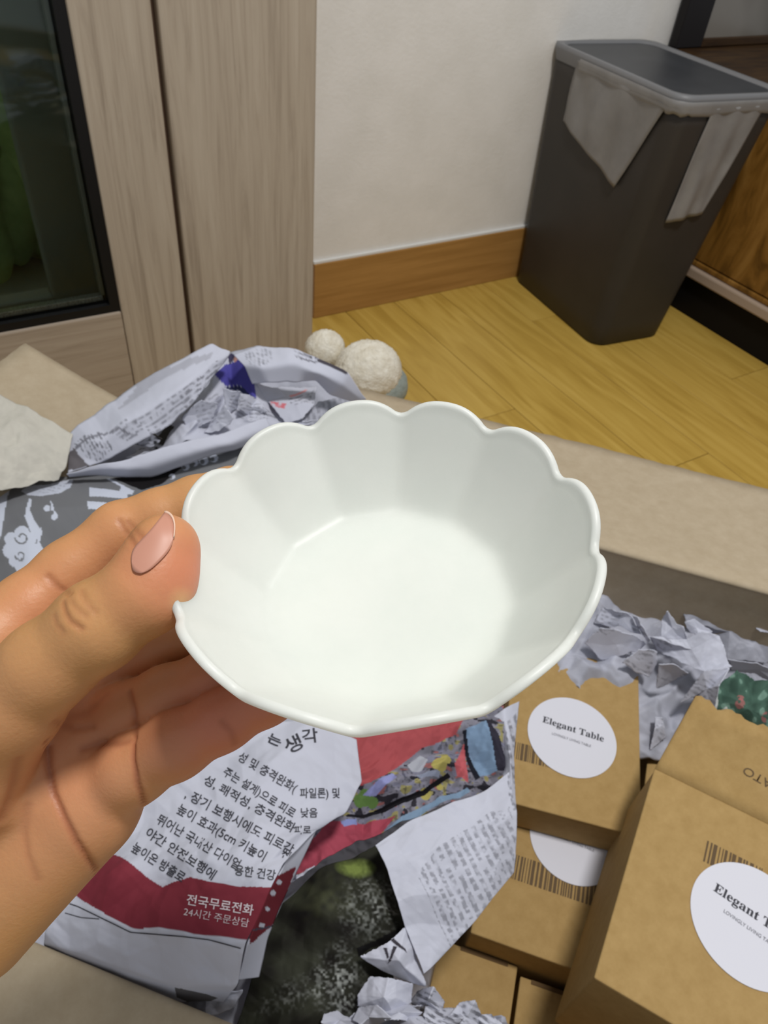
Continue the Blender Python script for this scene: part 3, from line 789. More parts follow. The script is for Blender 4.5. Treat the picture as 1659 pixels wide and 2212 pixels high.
# ---- grey sheet with cloud drawings
def disc(px, py, x, y, r): return np.hypot(px - x, py - y) < r
def paint_G(px, py):
    c = np.ones(px.shape + (3,)) * srgb(112, 113, 117)
    c *= (1 - .10 * smooth_noise(px / 40, py / 40, 4))[..., None]
    W = srgb(192, 197, 212)
    fill(c, in_poly(px, py, [(-200, 990), (22, 1040), (14, 1090), (2, 1160), (-60, 1300), (-200, 1300)]), W)
    fill(c, in_poly(px, py, [(45, 1060), (60, 1048), (100, 1046), (158, 1034), (152, 1052), (128, 1066), (92, 1073), (60, 1070)]), W * .93)
    text_rows(c, px, py, in_poly(px, py, [(60, 1055), (150, 1042), (120, 1065), (70, 1068)]), 10, 7, 3, k=.35)
    # lettering bars
    fill(c, in_poly(px, py, [(193, 1053), (258, 1061), (262, 1052), (228, 1034), (236, 1034), (290, 1060), (286, 1068), (276, 1068), (275, 1078), (193, 1074)]), W)
    fill(c, in_poly(px, py, [(190, 1084), (246, 1090), (220, 1104), (190, 1101)]), W)
    fill(c, in_poly(px, py, [(241, 1033), (319, 1027), (392, 989), (420, 985), (350, 1047), (307, 1059)]), srgb(22, 20, 22))  # shadowed hole under the fold above, painted near-black into the sheet
    for (x, y, r) in ((48, 1155, 17), (25, 1166, 15), (22, 1190, 16), (50, 1185, 22), (66, 1165, 14), (32, 1212, 13), (46, 1225, 13), (66, 1208, 16), (78, 1190, 14), (60, 1230, 12), (84, 1200, 9)):
        fill(c, disc(px, py, x, y, r), W)
    fill(c, in_poly(px, py, [(64, 1077), (70, 1082), (66, 1105), (74, 1125), (86, 1142), (84, 1160), (70, 1180), (58, 1170), (66, 1150), (60, 1132), (54, 1118), (58, 1098)]), W)
    fill(c, in_poly(px, py, [(88, 1137), (92, 1150), (86, 1172), (94, 1188), (88, 1194), (78, 1184), (82, 1160)]), W)
    ang = np.arctan2(py - 1163, px - 48); rr = np.hypot(px - 48, py - 1163)
    fill(c, (np.abs(rr - 5 - 1.6 * (ang + 3.14)) < 1.7) & (rr < 17), srgb(112, 113, 117))
    ang = np.arctan2(py - 1200, px - 44); rr = np.hypot(px - 44, py - 1200)
    fill(c, (np.abs(rr - 4 - 1.3 * (ang + 3.14)) < 1.6) & (rr < 13), srgb(112, 113, 117))
    fill(c, disc(px, py, 103, 1102, 7), W); fill(c, in_poly(px, py, [(108, 1082), (116, 1093), (118, 1106), (110, 1108), (112, 1095)]), W)
    fill(c, disc(px, py, 118, 1121, 6), W); fill(c, in_poly(px, py, [(116, 1104), (126, 1116), (124, 1126), (118, 1118)]), W)
    for (x, y, r) in ((400, 1008, 9), (420, 1000, 8), (440, 995, 10), (372, 1030, 7), (462, 990, 9)):
        fill(c, disc(px, py, x, y, r) & ~disc(px, py, x - 3, y + 2, r * .55), W)
    return c
nG = thing('newspaper', 'dark grey newspaper sheet printed with pale cloud swirls behind the index finger', 'newspaper', AB(-.3, .36, .27), NG)
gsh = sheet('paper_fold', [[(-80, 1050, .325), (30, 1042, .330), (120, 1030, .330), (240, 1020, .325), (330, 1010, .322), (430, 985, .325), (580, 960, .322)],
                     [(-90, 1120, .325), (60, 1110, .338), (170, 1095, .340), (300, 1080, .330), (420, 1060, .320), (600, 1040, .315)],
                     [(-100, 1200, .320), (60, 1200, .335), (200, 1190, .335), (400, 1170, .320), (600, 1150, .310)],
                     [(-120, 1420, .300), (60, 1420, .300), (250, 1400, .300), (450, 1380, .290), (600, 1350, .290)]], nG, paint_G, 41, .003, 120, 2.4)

# ---- white foam sheet at the left edge
def paint_F(px, py):
    c = np.ones(px.shape + (3,)) * srgb(194, 190, 180)
    return c * (1 - .06 * smooth_noise(px / 25, py / 25, 2) - .05 * smooth_noise(px / 7, py / 7, 3))[..., None]
fs = sheet('foam_sheet', [[(-160, 800, .372), (-10, 848, .372), (70, 885, .366), (158, 938, .356)],
                          [(-170, 900, .368), (0, 930, .374), (90, 955, .362), (150, 968, .354)],
                          [(-180, 1000, .362), (0, 1000, .364), (90, 1000, .352), (142, 1008, .346)],
                          [(-200, 1080, .352), (0, 1056, .352), (70, 1046, .344), (126, 1032, .340)]], None, paint_F, 44, .003, 40, 3.0, M['foam'], True)
tag(fs, 'creased off-white foam wrapping sheet at the left edge above the grey newspaper', 'foam sheet')

# ---- Korean advertisement sheet at the lower left
RED = srgb(122, 46, 58)
def paint_B(px, py):
    c = news_base(px, py, 8) * .97
    fill(c, in_poly(px, py, [(259, 1850), (352, 1921), (411, 1897), (600, 1927), (545, 2034), (524, 2030), (402, 2012), (282, 2001), (176, 1941), (120, 1900), (200, 1820)]), RED)
    fill(c, in_poly(px, py, [(376, 2130), (470, 2152), (430, 2172), (380, 2150)]), srgb(92, 90, 92))
    return c
def paint_B2(px, py):
    c = news_base(px, py, 8) * .96
    fill(c, in_poly(px, py, [(600, 1890), (640, 1870), (600, 1990), (540, 2040), (540, 1990)]), srgb(108, 38, 48))
    for (x, y, r) in ((603, 1905, 6), (590, 1930, 6), (612, 1880, 4), (578, 1965, 5), (566, 2000, 6)): fill(c, disc(px, py, x, y, r), PAPER)
    fill(c, in_poly(px, py, [(545, 2008), (640, 1990), (640, 1993), (545, 2012)]), srgb(70, 70, 84))
    return c
nB = thing('newspaper', 'newspaper advertisement sheet with black lettering and dark red band below the hand', 'newspaper', AB(-.05, .2, .27), NG)
bS = sheet('paper_fold', [[(300, 1540, .318), (470, 1560, .322), (575, 1560, .325), (660, 1555, .322), (770, 1600, .312)],
                          [(290, 1620, .322), (480, 1650, .330), (575, 1640, .338), (650, 1665, .332), (782, 1690, .318)],
                          [(270, 1690, .325), (440, 1720, .335), (570, 1742, .345), (640, 1765, .340), (748, 1758, .316)],
                          [(240, 1760, .325), (400, 1780, .340), (540, 1810, .350), (628, 1815, .342), (684, 1795, .325)],
                          [(200, 1810, .322), (330, 1850, .338), (440, 1860, .352), (560, 1890, .352), (614, 1870, .342)],
                          [(150, 1880, .318), (255, 1900, .336), (352, 1925, .330), (440, 1915, .352), (580, 1935, .346)],
                          [(120, 1960, .312), (200, 1960, .328), (284, 2005, .334), (400, 2020, .345), (530, 2040, .340)],
                          [(95, 2040, .296), (200, 2070, .304), (300, 2105, .308), (400, 2130, .312), (512, 2125, .318)],
                          [(100, 2058, .286), (200, 2096, .286), (300, 2130, .288), (380, 2160, .290), (480, 2160, .296)]], nB, paint_B, 51, .0055, 95, 2.6)
sheet('paper_fold', [[(640, 1800, .336), (684, 1793, .325)], [(614, 1868, .338), (640, 1885, .312)], [(580, 1930, .338), (605, 1960, .300)], [(535, 2040, .332), (578, 2030, .300)], [(515, 2115, .312), (560, 2110, .290)]], nB, paint_B2, 52, .002, 60, 2.6)
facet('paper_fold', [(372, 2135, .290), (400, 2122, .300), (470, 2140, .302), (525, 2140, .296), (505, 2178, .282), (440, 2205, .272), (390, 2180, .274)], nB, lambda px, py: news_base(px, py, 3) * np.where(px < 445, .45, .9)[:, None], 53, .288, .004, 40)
bvh = bvh_of([bS])
INK = M['ink']
decal_line([(150, 1952), (168, 1958), (282, 2014), (400, 2024), (450, 2030), (520, 2049)], 2.4, bvh, 'printed_rule', M['ink'], nB)
decal_line([(140, 1972), (175, 1982), (214, 1985)], 1.8, bvh, 'printed_rule', M['ink'], nB)
decal_text('생', (622, 1628), (656, 1612), 38, bvh, 'printed_words', INK, nB, None, .014)
decal_text('각', (654, 1604), (688, 1600), 34, bvh, 'printed_words', INK, nB, None, .014)
decal_text('는', (576, 1600), (604, 1612), 24, bvh, 'printed_words', INK, nB, None, .02)
for body, p0, p1, h in AD_LINES:
    decal_text(body, p0, p1, h, bvh, 'printed_words', INK, nB, None, .012)
decal_text('전국무료전화', (402, 1952), (546, 1976), 26, bvh, 'printed_words', M['white_ink'], nB, None, .012)
decal_text('24시간 주문상담', (396, 1976), (536, 2002), 21, bvh, 'printed_words', M['white_ink'], nB, None, -.004)

# ---- coloured picture page in the middle
def paint_C1(px, py):
    r1_ = smooth_noise(px / 15, py / 11, 1); r2_ = smooth_noise(px / 5, py / 5, 2); r3_ = smooth_noise(px / 19, py / 13, 5)
    c = np.stack([.11 + .16 * r1_, .11 + .15 * r1_, .14 + .20 * r1_], -1)
    fill(c, (r3_ > .70), srgb(118, 118, 140)); fill(c, (r3_ < .25), srgb(44, 42, 52)); fill(c, (r1_ > .80), srgb(150, 142, 84)); fill(c, (r1_ < .14), srgb(150, 88, 88))
    fill(c, (r2_ > .74), srgb(40, 40, 52), .55)
    c = c * .8 + c.mean(-1, keepdims=True) * .2
    R1 = srgb(158, 74, 78)
    fill(c, in_poly(px, py, [(740, 1560), (760, 1622), (776, 1702), (830, 1680), (880, 1640), (911, 1614), (985, 1584), (1010, 1540)]), R1)
    fill(c, in_poly(px, py, [(600, 1900), (690, 1800), (708, 1776), (776, 1773), (854, 1766), (823, 1796), (760, 1830), (690, 1870)]), srgb(160, 70, 86))
    fill(c, in_poly(px, py, [(982, 1650), (1005, 1600), (1012, 1690), (990, 1670)]), srgb(182, 92, 98))
    for (x, y, r) in ((790, 1722, 16), (776, 1730, 12), (806, 1733, 11)): fill(c, disc(px, py, x, y, r), srgb(96, 128, 70))
    for (x, y, r) in ((948, 1655, 17), (962, 1642, 12), (918, 1719, 12), (950, 1700, 8)): fill(c, disc(px, py, x, y, r), srgb(164, 154, 88))
    fill(c, in_poly(px, py, [(880, 1650), (908, 1628), (926, 1634), (912, 1662), (890, 1664)]), srgb(160, 162, 172))
    fill(c, in_poly(px, py, [(898, 1670), (950, 1672), (946, 1684), (910, 1682)]), srgb(140, 146, 166))
    fill(c, in_poly(px, py, [(784, 1718), (812, 1692), (850, 1672), (856, 1684), (812, 1720)]), srgb(138, 142, 190))
    fill(c, in_poly(px, py, [(745, 1762), (830, 1745), (912, 1712), (968, 1668), (975, 1674), (915, 1722), (832, 1756), (748, 1766)]), srgb(20, 18, 24))
    fill(c, in_poly(px, py, [(735, 1775), (770, 1766), (772, 1778), (742, 1784)]), srgb(130, 140, 190))
    fill(c, in_poly(px, py, [(1005, 1577), (1049, 1560), (1073, 1668), (1033, 1682), (1012, 1628)]), srgb(120, 144, 172))
    fill(c, in_poly(px, py, [(1000, 1577), (1007, 1577), (1016, 1630), (1036, 1682), (1026, 1690), (1010, 1640)]), srgb(28, 30, 40))
    fill(c, in_poly(px, py, [(1049, 1560), (1060, 1560), (1092, 1640), (1090, 1670), (1073, 1668)]), srgb(46, 44, 56))
    fill(c, in_poly(px, py, [(820, 1800), (870, 1766), (960, 1720), (1010, 1700), (1015, 1712), (900, 1765), (830, 1815)]), srgb(122, 146, 172))
    fill(c, in_poly(px, py, [(640, 1890), (720, 1846), (710, 1858), (640, 1905)]), PAPER)
    return c
nC = thing('newspaper', 'crumpled colour newspaper page with red background below the bowl', 'newspaper', AB(.0, .30, .24), NG)
sheet('paper_fold', [[(640, 1540, .300), (760, 1560, .300), (860, 1540, .298), (960, 1530, .296), (1090, 1520, .284)],
                     [(660, 1650, .296), (770, 1655, .304), (850, 1640, .290), (930, 1610, .296), (990, 1590, .286), (1090, 1590, .288)],
                     [(660, 1740, .290), (780, 1720, .284), (860, 1690, .292), (940, 1655, .286), (1000, 1640, .276), (1090, 1660, .284)],
                     [(650, 1800, .288), (745, 1760, .278), (830, 1752, .274), (920, 1715, .272), (980, 1680, .272), (1080, 1690, .276)],
                     [(600, 1930, .276), (690, 1860, .284), (780, 1810, .284), (860, 1780, .280), (1000, 1730, .270), (1080, 1740, .262)]], nC, paint_C1, 61, .007, 60, 2.6)

# ---- dark photograph page
def paint_C4(px, py):
    n1 = smooth_noise(px / 34, py / 34, 3); n2 = smooth_noise(px / 5, py / 5, 4); n3 = smooth_noise(px / 14, py / 14, 9)
    c = np.ones(px.shape + (3,)) * srgb(36, 36, 30); c += (n1[..., None] - .4) * np.array([.03, .034, .022])
    c = np.clip(c, .006, 1)
    m1 = np.clip(1 - np.hypot((px - 800) / 85, (py - 1960) / 85), 0, 1); m2 = np.clip(1 - np.hypot((px - 735) / 70, (py - 2130) / 110), 0, 1)
    m3 = np.clip(1 - np.hypot((px - 660) / 120, (py - 2140 + (px - 660) * .35) / 45), 0, 1)
    k = np.clip((m1 * 1.0 + m2 * 1.1 + m3 * .7) * (n2 * 1.2 - .45) * (n3 * 1.2), 0, .7)
    c = c * (1 - k[..., None]) + srgb(196, 200, 196) * k[..., None]
    g = np.clip(1 - np.hypot((px - 768) / 48, (py - 1874) / 24), 0, 1) * 1.5
    g = np.clip(g * (.6 + .5 * n2), 0, .85); c = c * (1 - g[..., None]) + srgb(126, 142, 74) * g[..., None]
    g = np.clip(1 - np.hypot((px - 700) / 90, (py - 1940) / 60), 0, 1) * .5 * n3; c = c * (1 - g[..., None]) + srgb(96, 100, 72) * g[..., None]
    fill(c, in_poly(px, py, [(770, 2050), (860, 2010), (882, 2020), (800, 2050), (775, 2068)]), srgb(14, 13, 14))
    return c
nD = thing('newspaper', 'dark photograph newspaper page between the lettered sheet and the white tip', 'newspaper', AB(.0, .2, .22), NG)
sheet('paper_fold', [[(610, 1950, .262), (690, 1880, .272), (770, 1846, .278), (845, 1815, .274)],
                     [(570, 2030, .258), (690, 1960, .278), (790, 1930, .284), (862, 1930, .268)],
                     [(545, 2110, .256), (680, 2060, .270), (790, 2040, .272), (886, 2010, .262)],
                     [(520, 2190, .250), (650, 2150, .262), (760, 2110, .262), (850, 2090, .250)],
                     [(470, 2330, .235), (620, 2310, .245), (760, 2290, .240), (860, 2260, .225)]], nD, paint_C4, 63, .006, 80, 2.6)

# ---- white page corner with grey columns of small print
def paint_C3(px, py):
    c = news_base(px, py, 12)
    q = [(900, 1890), (945, 1830), (1010, 1790), (1060, 1752), (1100, 1745), (1114, 1800), (1112, 1880), (1010, 2010), (985, 2052), (975, 2045)]
    text_rows(c, px, py, in_poly(px, py, q), 64, 17.5, 21, k=.55, duty=.56, letter=5.5)
    text_rows(c, px, py, in_poly(px, py, [(1092, 1560), (1116, 1540), (1118, 1760), (1100, 1745)]), 78, 14, 23, k=.7, letter=6)
    return c
nE = thing('newspaper', 'white newspaper corner with grey small print pointing down onto the kraft boxes', 'newspaper', AB(.06, .25, .25), NG)
sheet('paper_fold', [[(812, 1822, .306), (880, 1775, .302), (960, 1742, .300), (1050, 1706, .298), (1100, 1668, .290)],
                     [(838, 1880, .300), (920, 1840, .304), (1010, 1800, .296), (1070, 1770, .300), (1116, 1750, .286)],
                     [(862, 1960, .292), (950, 1930, .292), (1030, 1890, .288), (1115, 1850, .276)],
                     [(898, 2060, .276), (960, 2020, .276), (1030, 1985, .274), (1112, 1882, .268)],
                     [(916, 2104, .270), (930, 2092, .270), (960, 2060, .268), (985, 2030, .268)]], nE, paint_C3, 71, .003, 70, 2.2)
sheet('paper_fold', [[(1046, 1560, .276), (1090, 1530, .284), (1122, 1515, .270)], [(1066, 1600, .276), (1096, 1580, .288), (1116, 1570, .274)], [(1084, 1650, .276), (1102, 1640, .290), (1110, 1630, .278)], [(1086, 1690, .282), (1102, 1700, .290), (1116, 1755, .282)]], nE, paint_C3, 72, .002, 40, 2.2)
nH = thing('newspaper', 'small white newspaper scrap with dark marks beside the dark photograph page', 'newspaper', AB(.02, .17, .24), NG)
def paint_C5(px, py):
    c = news_base(px, py, 12)
    for q in ([(842, 2030), (850, 2026), (874, 2052), (876, 2060)], [(828, 2047), (836, 2046), (842, 2066), (838, 2070)], [(850, 2044), (858, 2046), (848, 2070), (838, 2078), (844, 2064)]):
        fill(c, in_poly(px, py, q), srgb(58, 54, 62))
    return c
facet('paper_fold', [(875, 2002, .282), (836, 2037, .284), (778, 2066, .276), (820, 2091, .270), (899, 2124, .262), (920, 2128, .264), (896, 2060, .272)], nH, paint_C5, 73, .284, .0025, 45, 2.4)
facet('paper_fold', [(772, 2149, .262), (799, 2108, .270), (840, 2112, .276), (893, 2125, .262), (889, 2167, .256), (850, 2190, .262), (820, 2203, .256), (772, 2173, .258)], nH, plain(5), 74, .276, .003, 45, 2.6)

# ---- scraps along the bottom edge
nI = thing('newspaper', 'shredded crumpled newspaper scraps along the bottom edge of the picture', 'newspaper', AB(.03, .13, .2), NG)
def paint_I(px, py):
    c = news_base(px, py, 12) * .95
    text_rows(c, px, py, in_b(px, py, 900, 1120, 2140, 2300), 30, 13, 33, k=.75, col=srgb(60, 60, 68), letter=9)
    return c
rs = random.Random(12)
facet('paper_fold', [(700, 2260, .235), (770, 2190, .250), (880, 2180, .256), (1000, 2180, .240), (1090, 2200, .225), (1120, 2290, .215), (900, 2330, .21)], nI, plain(3, .8), 80, .235, .010, 40)  # backing paper darkened to carry the shade between the scraps
for k, (x, y, w, h, z) in enumerate(((735, 2205, 46, 26, .262), (800, 2196, 52, 24, .266), (865, 2188, 56, 26, .268), (930, 2160, 44, 30, .262), (960, 2200, 60, 34, .262), (1010, 2196, 44, 40, .256), (1050, 2214, 46, 30, .25), (905, 2225, 70, 34, .268), (1085, 2222, 30, 16, .245))):
    q = []
    for j in range(6):
        a = j * 1.047 + rs.uniform(-.3, .3); q.append((x + w * math.cos(a) * rs.uniform(.7, 1.15), y + h * math.sin(a) * rs.uniform(.7, 1.2), z + rs.uniform(-.018, .012)))
    facet('paper_fold', q, nI, paint_I, 81 + k, z + rs.uniform(-.004, .010), .0022, 38, 2.6)

# ---- crumpled sheet on the right, behind the kraft boxes
nJ = thing('newspaper', 'crumpled white newspaper sheet between the far carton side and kraft boxes', 'newspaper', AB(.15, .5, .2), NG)
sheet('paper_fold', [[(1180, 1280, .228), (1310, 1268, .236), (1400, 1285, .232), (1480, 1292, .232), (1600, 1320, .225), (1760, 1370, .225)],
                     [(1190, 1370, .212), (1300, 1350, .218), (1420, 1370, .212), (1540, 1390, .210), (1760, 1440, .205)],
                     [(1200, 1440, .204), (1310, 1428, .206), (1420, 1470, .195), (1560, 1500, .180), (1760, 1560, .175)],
                     [(1360, 1640, .160), (1420, 1640, .160), (1500, 1650, .160), (1600, 1650, .160), (1760, 1680, .160)]], nJ, lambda px, py: news_base(px, py, 4) * (.62 + .3 * smooth_noise(px / 30, py / 30, 5))[:, None], 90, .011, 60)  # backing sheet painted darker, shade of the gaps put into its colour
def paint_J(px, py):
    c = news_base(px, py, 12) * 1.12
    text_rows(c, px, py, smooth_noise(px / 45, py / 45, 6) > .62, 25, 10, 33, k=.5)
    return c
def dz(q, d): return [(x, y, z + d) for x, y, z in q]
D = [([(1262, 1391, .222), (1298, 1353, .240), (1341, 1361, .240), (1397, 1389, .232), (1381, 1404, .226), (1341, 1417, .220), (1298, 1423, .214)], 0),
     ([(1283, 1346, .232), (1303, 1308, .244), (1341, 1324, .248), (1366, 1334, .246), (1386, 1372, .238), (1340, 1358, .236)], 0),
     ([(1427, 1341, .246), (1440, 1322, .256), (1477, 1356, .250), (1486, 1390, .240), (1427, 1378, .240)], 0),
     ([(1366, 1330, .250), (1376, 1334, .252), (1392, 1362, .248), (1404, 1386, .244), (1398, 1390, .240), (1384, 1364, .240)], 0),
     ([(1400, 1378, .244), (1482, 1381, .246), (1513, 1367, .252), (1553, 1375, .252), (1580, 1442, .242), (1523, 1453, .236), (1422, 1405, .232)], 0),
     ([(1475, 1292, .246), (1604, 1323, .244), (1690, 1361, .240), (1660, 1430, .220), (1573, 1424, .220), (1543, 1369, .226), (1482, 1343, .234)], 1),
     ([(1480, 1343, .246), (1500, 1335, .250), (1540, 1366, .246), (1510, 1372, .244), (1490, 1368, .240)], 0),
     ([(1344, 1432, .224), (1381, 1402, .236), (1419, 1409, .236), (1418, 1437, .226), (1402, 1462, .216)], 0),
     ([(1422, 1437, .232), (1455, 1436, .236), (1490, 1452, .226), (1455, 1470, .216), (1417, 1489, .210)], 0),
     ([(1573, 1424, .236), (1640, 1436, .236), (1700, 1455, .230), (1700, 1475, .222), (1640, 1462, .222), (1580, 1446, .226)], 0),
     ([(1518, 1452, .234), (1578, 1440, .242), (1553, 1480, .236), (1540, 1552, .214), (1493, 1502, .214), (1466, 1522, .206)], 0),
     ([(1604, 1322, .252), (1700, 1350, .250), (1700, 1376, .246), (1640, 1362, .248), (1612, 1340, .248)], 0),
     ([(1405, 1620, .172), (1418, 1545, .190), (1432, 1548, .190), (1440, 1590, .178)], 0)]
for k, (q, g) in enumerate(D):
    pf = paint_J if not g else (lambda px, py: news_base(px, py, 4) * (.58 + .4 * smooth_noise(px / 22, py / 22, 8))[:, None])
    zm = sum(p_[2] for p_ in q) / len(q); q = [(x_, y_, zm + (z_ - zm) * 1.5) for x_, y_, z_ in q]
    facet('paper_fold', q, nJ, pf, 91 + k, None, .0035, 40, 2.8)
def paint_K(px, py):
    n1 = smooth_noise(px / 16, py / 16, 3); n2 = smooth_noise(px / 6, py / 6, 4)
    c = np.ones(px.shape + (3,)) * srgb(74, 102, 90) * (.55 + .7 * n1)[:, None]
    fill(c, (n1 > .72), srgb(128, 160, 146), .7)
    for (x, y, r) in ((1599, 1520, 11), (1600, 1508, 8), (1658, 1545, 10)): fill(c, disc(px, py, x, y, r) & (n2 > .35), srgb(170, 104, 104), .7)
    fill(c, in_poly(px, py, [(1520, 1480), (1546, 1478), (1556, 1510), (1545, 1545), (1572, 1522), (1580, 1545), (1545, 1556), (1520, 1540)]), srgb(206, 208, 206))
    fill(c, in_poly(px, py, [(1578, 1545), (1590, 1552), (1600, 1572), (1590, 1570)]), srgb(200, 200, 196), .7)
    return c
nK = thing('newspaper', 'green printed newspaper piece sticking up behind the torn-flap box', 'newspaper', AB(.25, .46, .2), NG)
facet('paper_fold', [(1536, 1500, .226), (1560, 1470, .234), (1594, 1447, .240), (1690, 1485, .236), (1720, 1560, .226), (1700, 1640, .200), (1600, 1600, .200), (1538, 1556, .208)], nK, paint_K, 110, .232, .006, 48, 2.4)
#BOWL
# ---- crumpled padding under the loose sheets
def padding():
    na, nb = 130, 130
    a = np.linspace(BA0 + .012, .035, na); b = np.linspace(BB0 + .012, BB1 - .012, nb)
    Aa, Bb = np.meshgrid(a, b)
    X = Aa * 1400; Y = Bb * 1400
    z = .218 + .030 * np.clip((-.02 - Aa) / .3, 0, 1) + crumple(X, Y, 5, 75) * .018
    z = np.where(Aa > -.005, np.maximum(z - (Aa + .005) * 2.2, .11), z)
    P = np.outer(Aa.ravel(), A2) + np.outer(Bb.ravel(), B2); P[:, 2] = z.ravel()
    c = news_base(X, Y, 5).reshape(-1, 3) * .95
    text_rows(c, X.ravel(), Y.ravel(), smooth_noise(X.ravel() / 60, Y.ravel() / 60, 8) > .5, 20, 12, 5, k=.6)
    return finish_sheet(P, X, Y, grid_faces(nb, na)[:, ::-1], c, 'paper_fold', nPad, M['news'])
nPad = thing('newspaper', 'crumpled newspaper padding filling the carton beneath the loose printed sheets', 'newspaper', AB(-.15, .3, .2), NG)
padding()

# ------------------------------------------------------------------ flower-shaped bowl
BOWL_C = np.array([0.0733, 0.1042, 0.6712]) + ROT @ np.array([-.0008, -.0012, 0])
BM = np.array([[0.881, 0.455, -0.131], [-0.452, 0.891, 0.047], [0.139, 0.018, 0.99]])
BM[:, 2] = _n(BM[:, 2]); BM[:, 0] = _n(BM[:, 0] - BM[:, 2] * (BM[:, 0] @ BM[:, 2])); BM[:, 1] = np.cross(BM[:, 2], BM[:, 0])
BANG = 2.4563
def bowl_mesh():
    RC, RF, HF, TL, TK = .0489, .0318, .0203, .0056, .0023
    NT = 12 * 28
    th = np.arange(NT) * 2 * math.pi / NT
    u = ((th * 12 / (2 * math.pi)) % 1.0) * 2 - 1             # -1..1 across a petal, cusps at +-1
    phi = u * math.pi / 12
    poly = math.cos(math.pi / 12) / np.cos(phi)               # flat panels
    poly = np.convolve(np.r_[poly, poly, poly], np.ones(5) / 5, 'same')[NT:2 * NT]
    def pf(k): return 1 + (poly - 1) * k + (1 - k) * (math.cos(math.pi / 12) - 1) * .45
    tl = TL * (1 - np.sqrt(np.abs(u) ** 4.4 + .0) ) * (1 - np.exp(-((1 - np.abs(u)) / .10) ** 2) * 0) ; tl = TL * (1 - np.abs(u) ** 2.4); tl = np.convolve(np.r_[tl, tl, tl], np.ones(5) / 5, 'same')[NT:2 * NT]
    rim_r = RC * pf(.95)
    loops = []
    def loop(r, z): loops.append(np.stack([r * np.cos(th + BANG), r * np.sin(th + BANG), z + 0 * th], 1))
    # inside: floor
    for q in (.12, .3, .5, .68, .82, .91): loop(RF * q * pf(.6 * q), -HF - .0006 * (1 - q * q))
    ins = []
    # corner fillet then wall
    for t in (0.0, .02, .05, .09): 
        loop(RF * pf(.85) * (.955 + .9 * t), -HF + .0006 * (t / .09) ** 1.6)
    for t in np.linspace(.06, 1.0, 16):
        bulge = .0012 * math.sin(math.pi * t)
        r = RF * pf(.95) * (1 - t) * 1.03 + rim_r * t + bulge * .4
        z = -HF * (1 - t) - .0002
        loop(r + tl * t ** 2.2 * .53, z + tl * t ** 2.2)
    for _ in range(2):                                        # soften the floor corner
        for k in range(4, len(loops) - 6): loops[k] = (loops[k - 1] + 2 * loops[k] + loops[k + 1]) / 4
    # rounded lip
    rr, zr = rim_r + tl * .53, tl
    for a in np.linspace(20, 170, 8):
        ar = math.radians(a)
        loop(rr + TK / 2 - TK / 2 * math.cos(ar), zr + TK * .42 * math.sin(ar))
    # outside wall
    for t in np.linspace(.97, .04, 14):
        r = (RF + .0016) * pf(.9) * (1 - t) + (rim_r + TK) * t
        loop(r + tl * t ** 2.2 * .53, -(HF + .0045) * (1 - t) - .0008 + tl * t ** 2.2)
    for r, z in ((.0330, -.0256), (.0318, -.0262), (.0262, -.0266), (.0256, -.0285), (.0248, -.0290), (.0232, -.0290), (.0226, -.0282), (.0224, -.0262), (.012, -.0258)):
        loop(r * pf(.5), z)
    V = np.concatenate(loops); n = NT; Fc = []
    V = np.concatenate([V, [[0, 0, -HF - .0006]], [[0, 0, -.0258]]])
    L = len(loops); ia = np.arange(n); ib = (ia + 1) % n
    q = np.concatenate([np.stack([k * n + ia, k * n + ib, (k + 1) * n + ib, (k + 1) * n + ia], 1) for k in range(L - 1)])
    Fc = [tuple(f) for f in q] + [(L * n, int(b_), int(a_))[::-1] if False else (L * n, int(a_), int(b_)) for a_, b_ in zip(ia, ib)] + [(L * n + 1, (L - 1) * n + int(b_), (L - 1) * n + int(a_)) for a_, b_ in zip(ia, ib)]
    W = V @ BM.T
    me = mesh_from(W, Fc, True)
    bm = bmesh.new(); bm.from_mesh(me); bmesh.ops.recalc_face_normals(bm, faces=bm.faces[:]); bm.to_mesh(me); bm.free()
    return me
bo = add('flower_bowl', bowl_mesh(), M['porcelain']); bo.location = tuple(BOWL_C)
tag(bo, 'small matt white flower-shaped porcelain bowl held up by a hand', 'bowl')

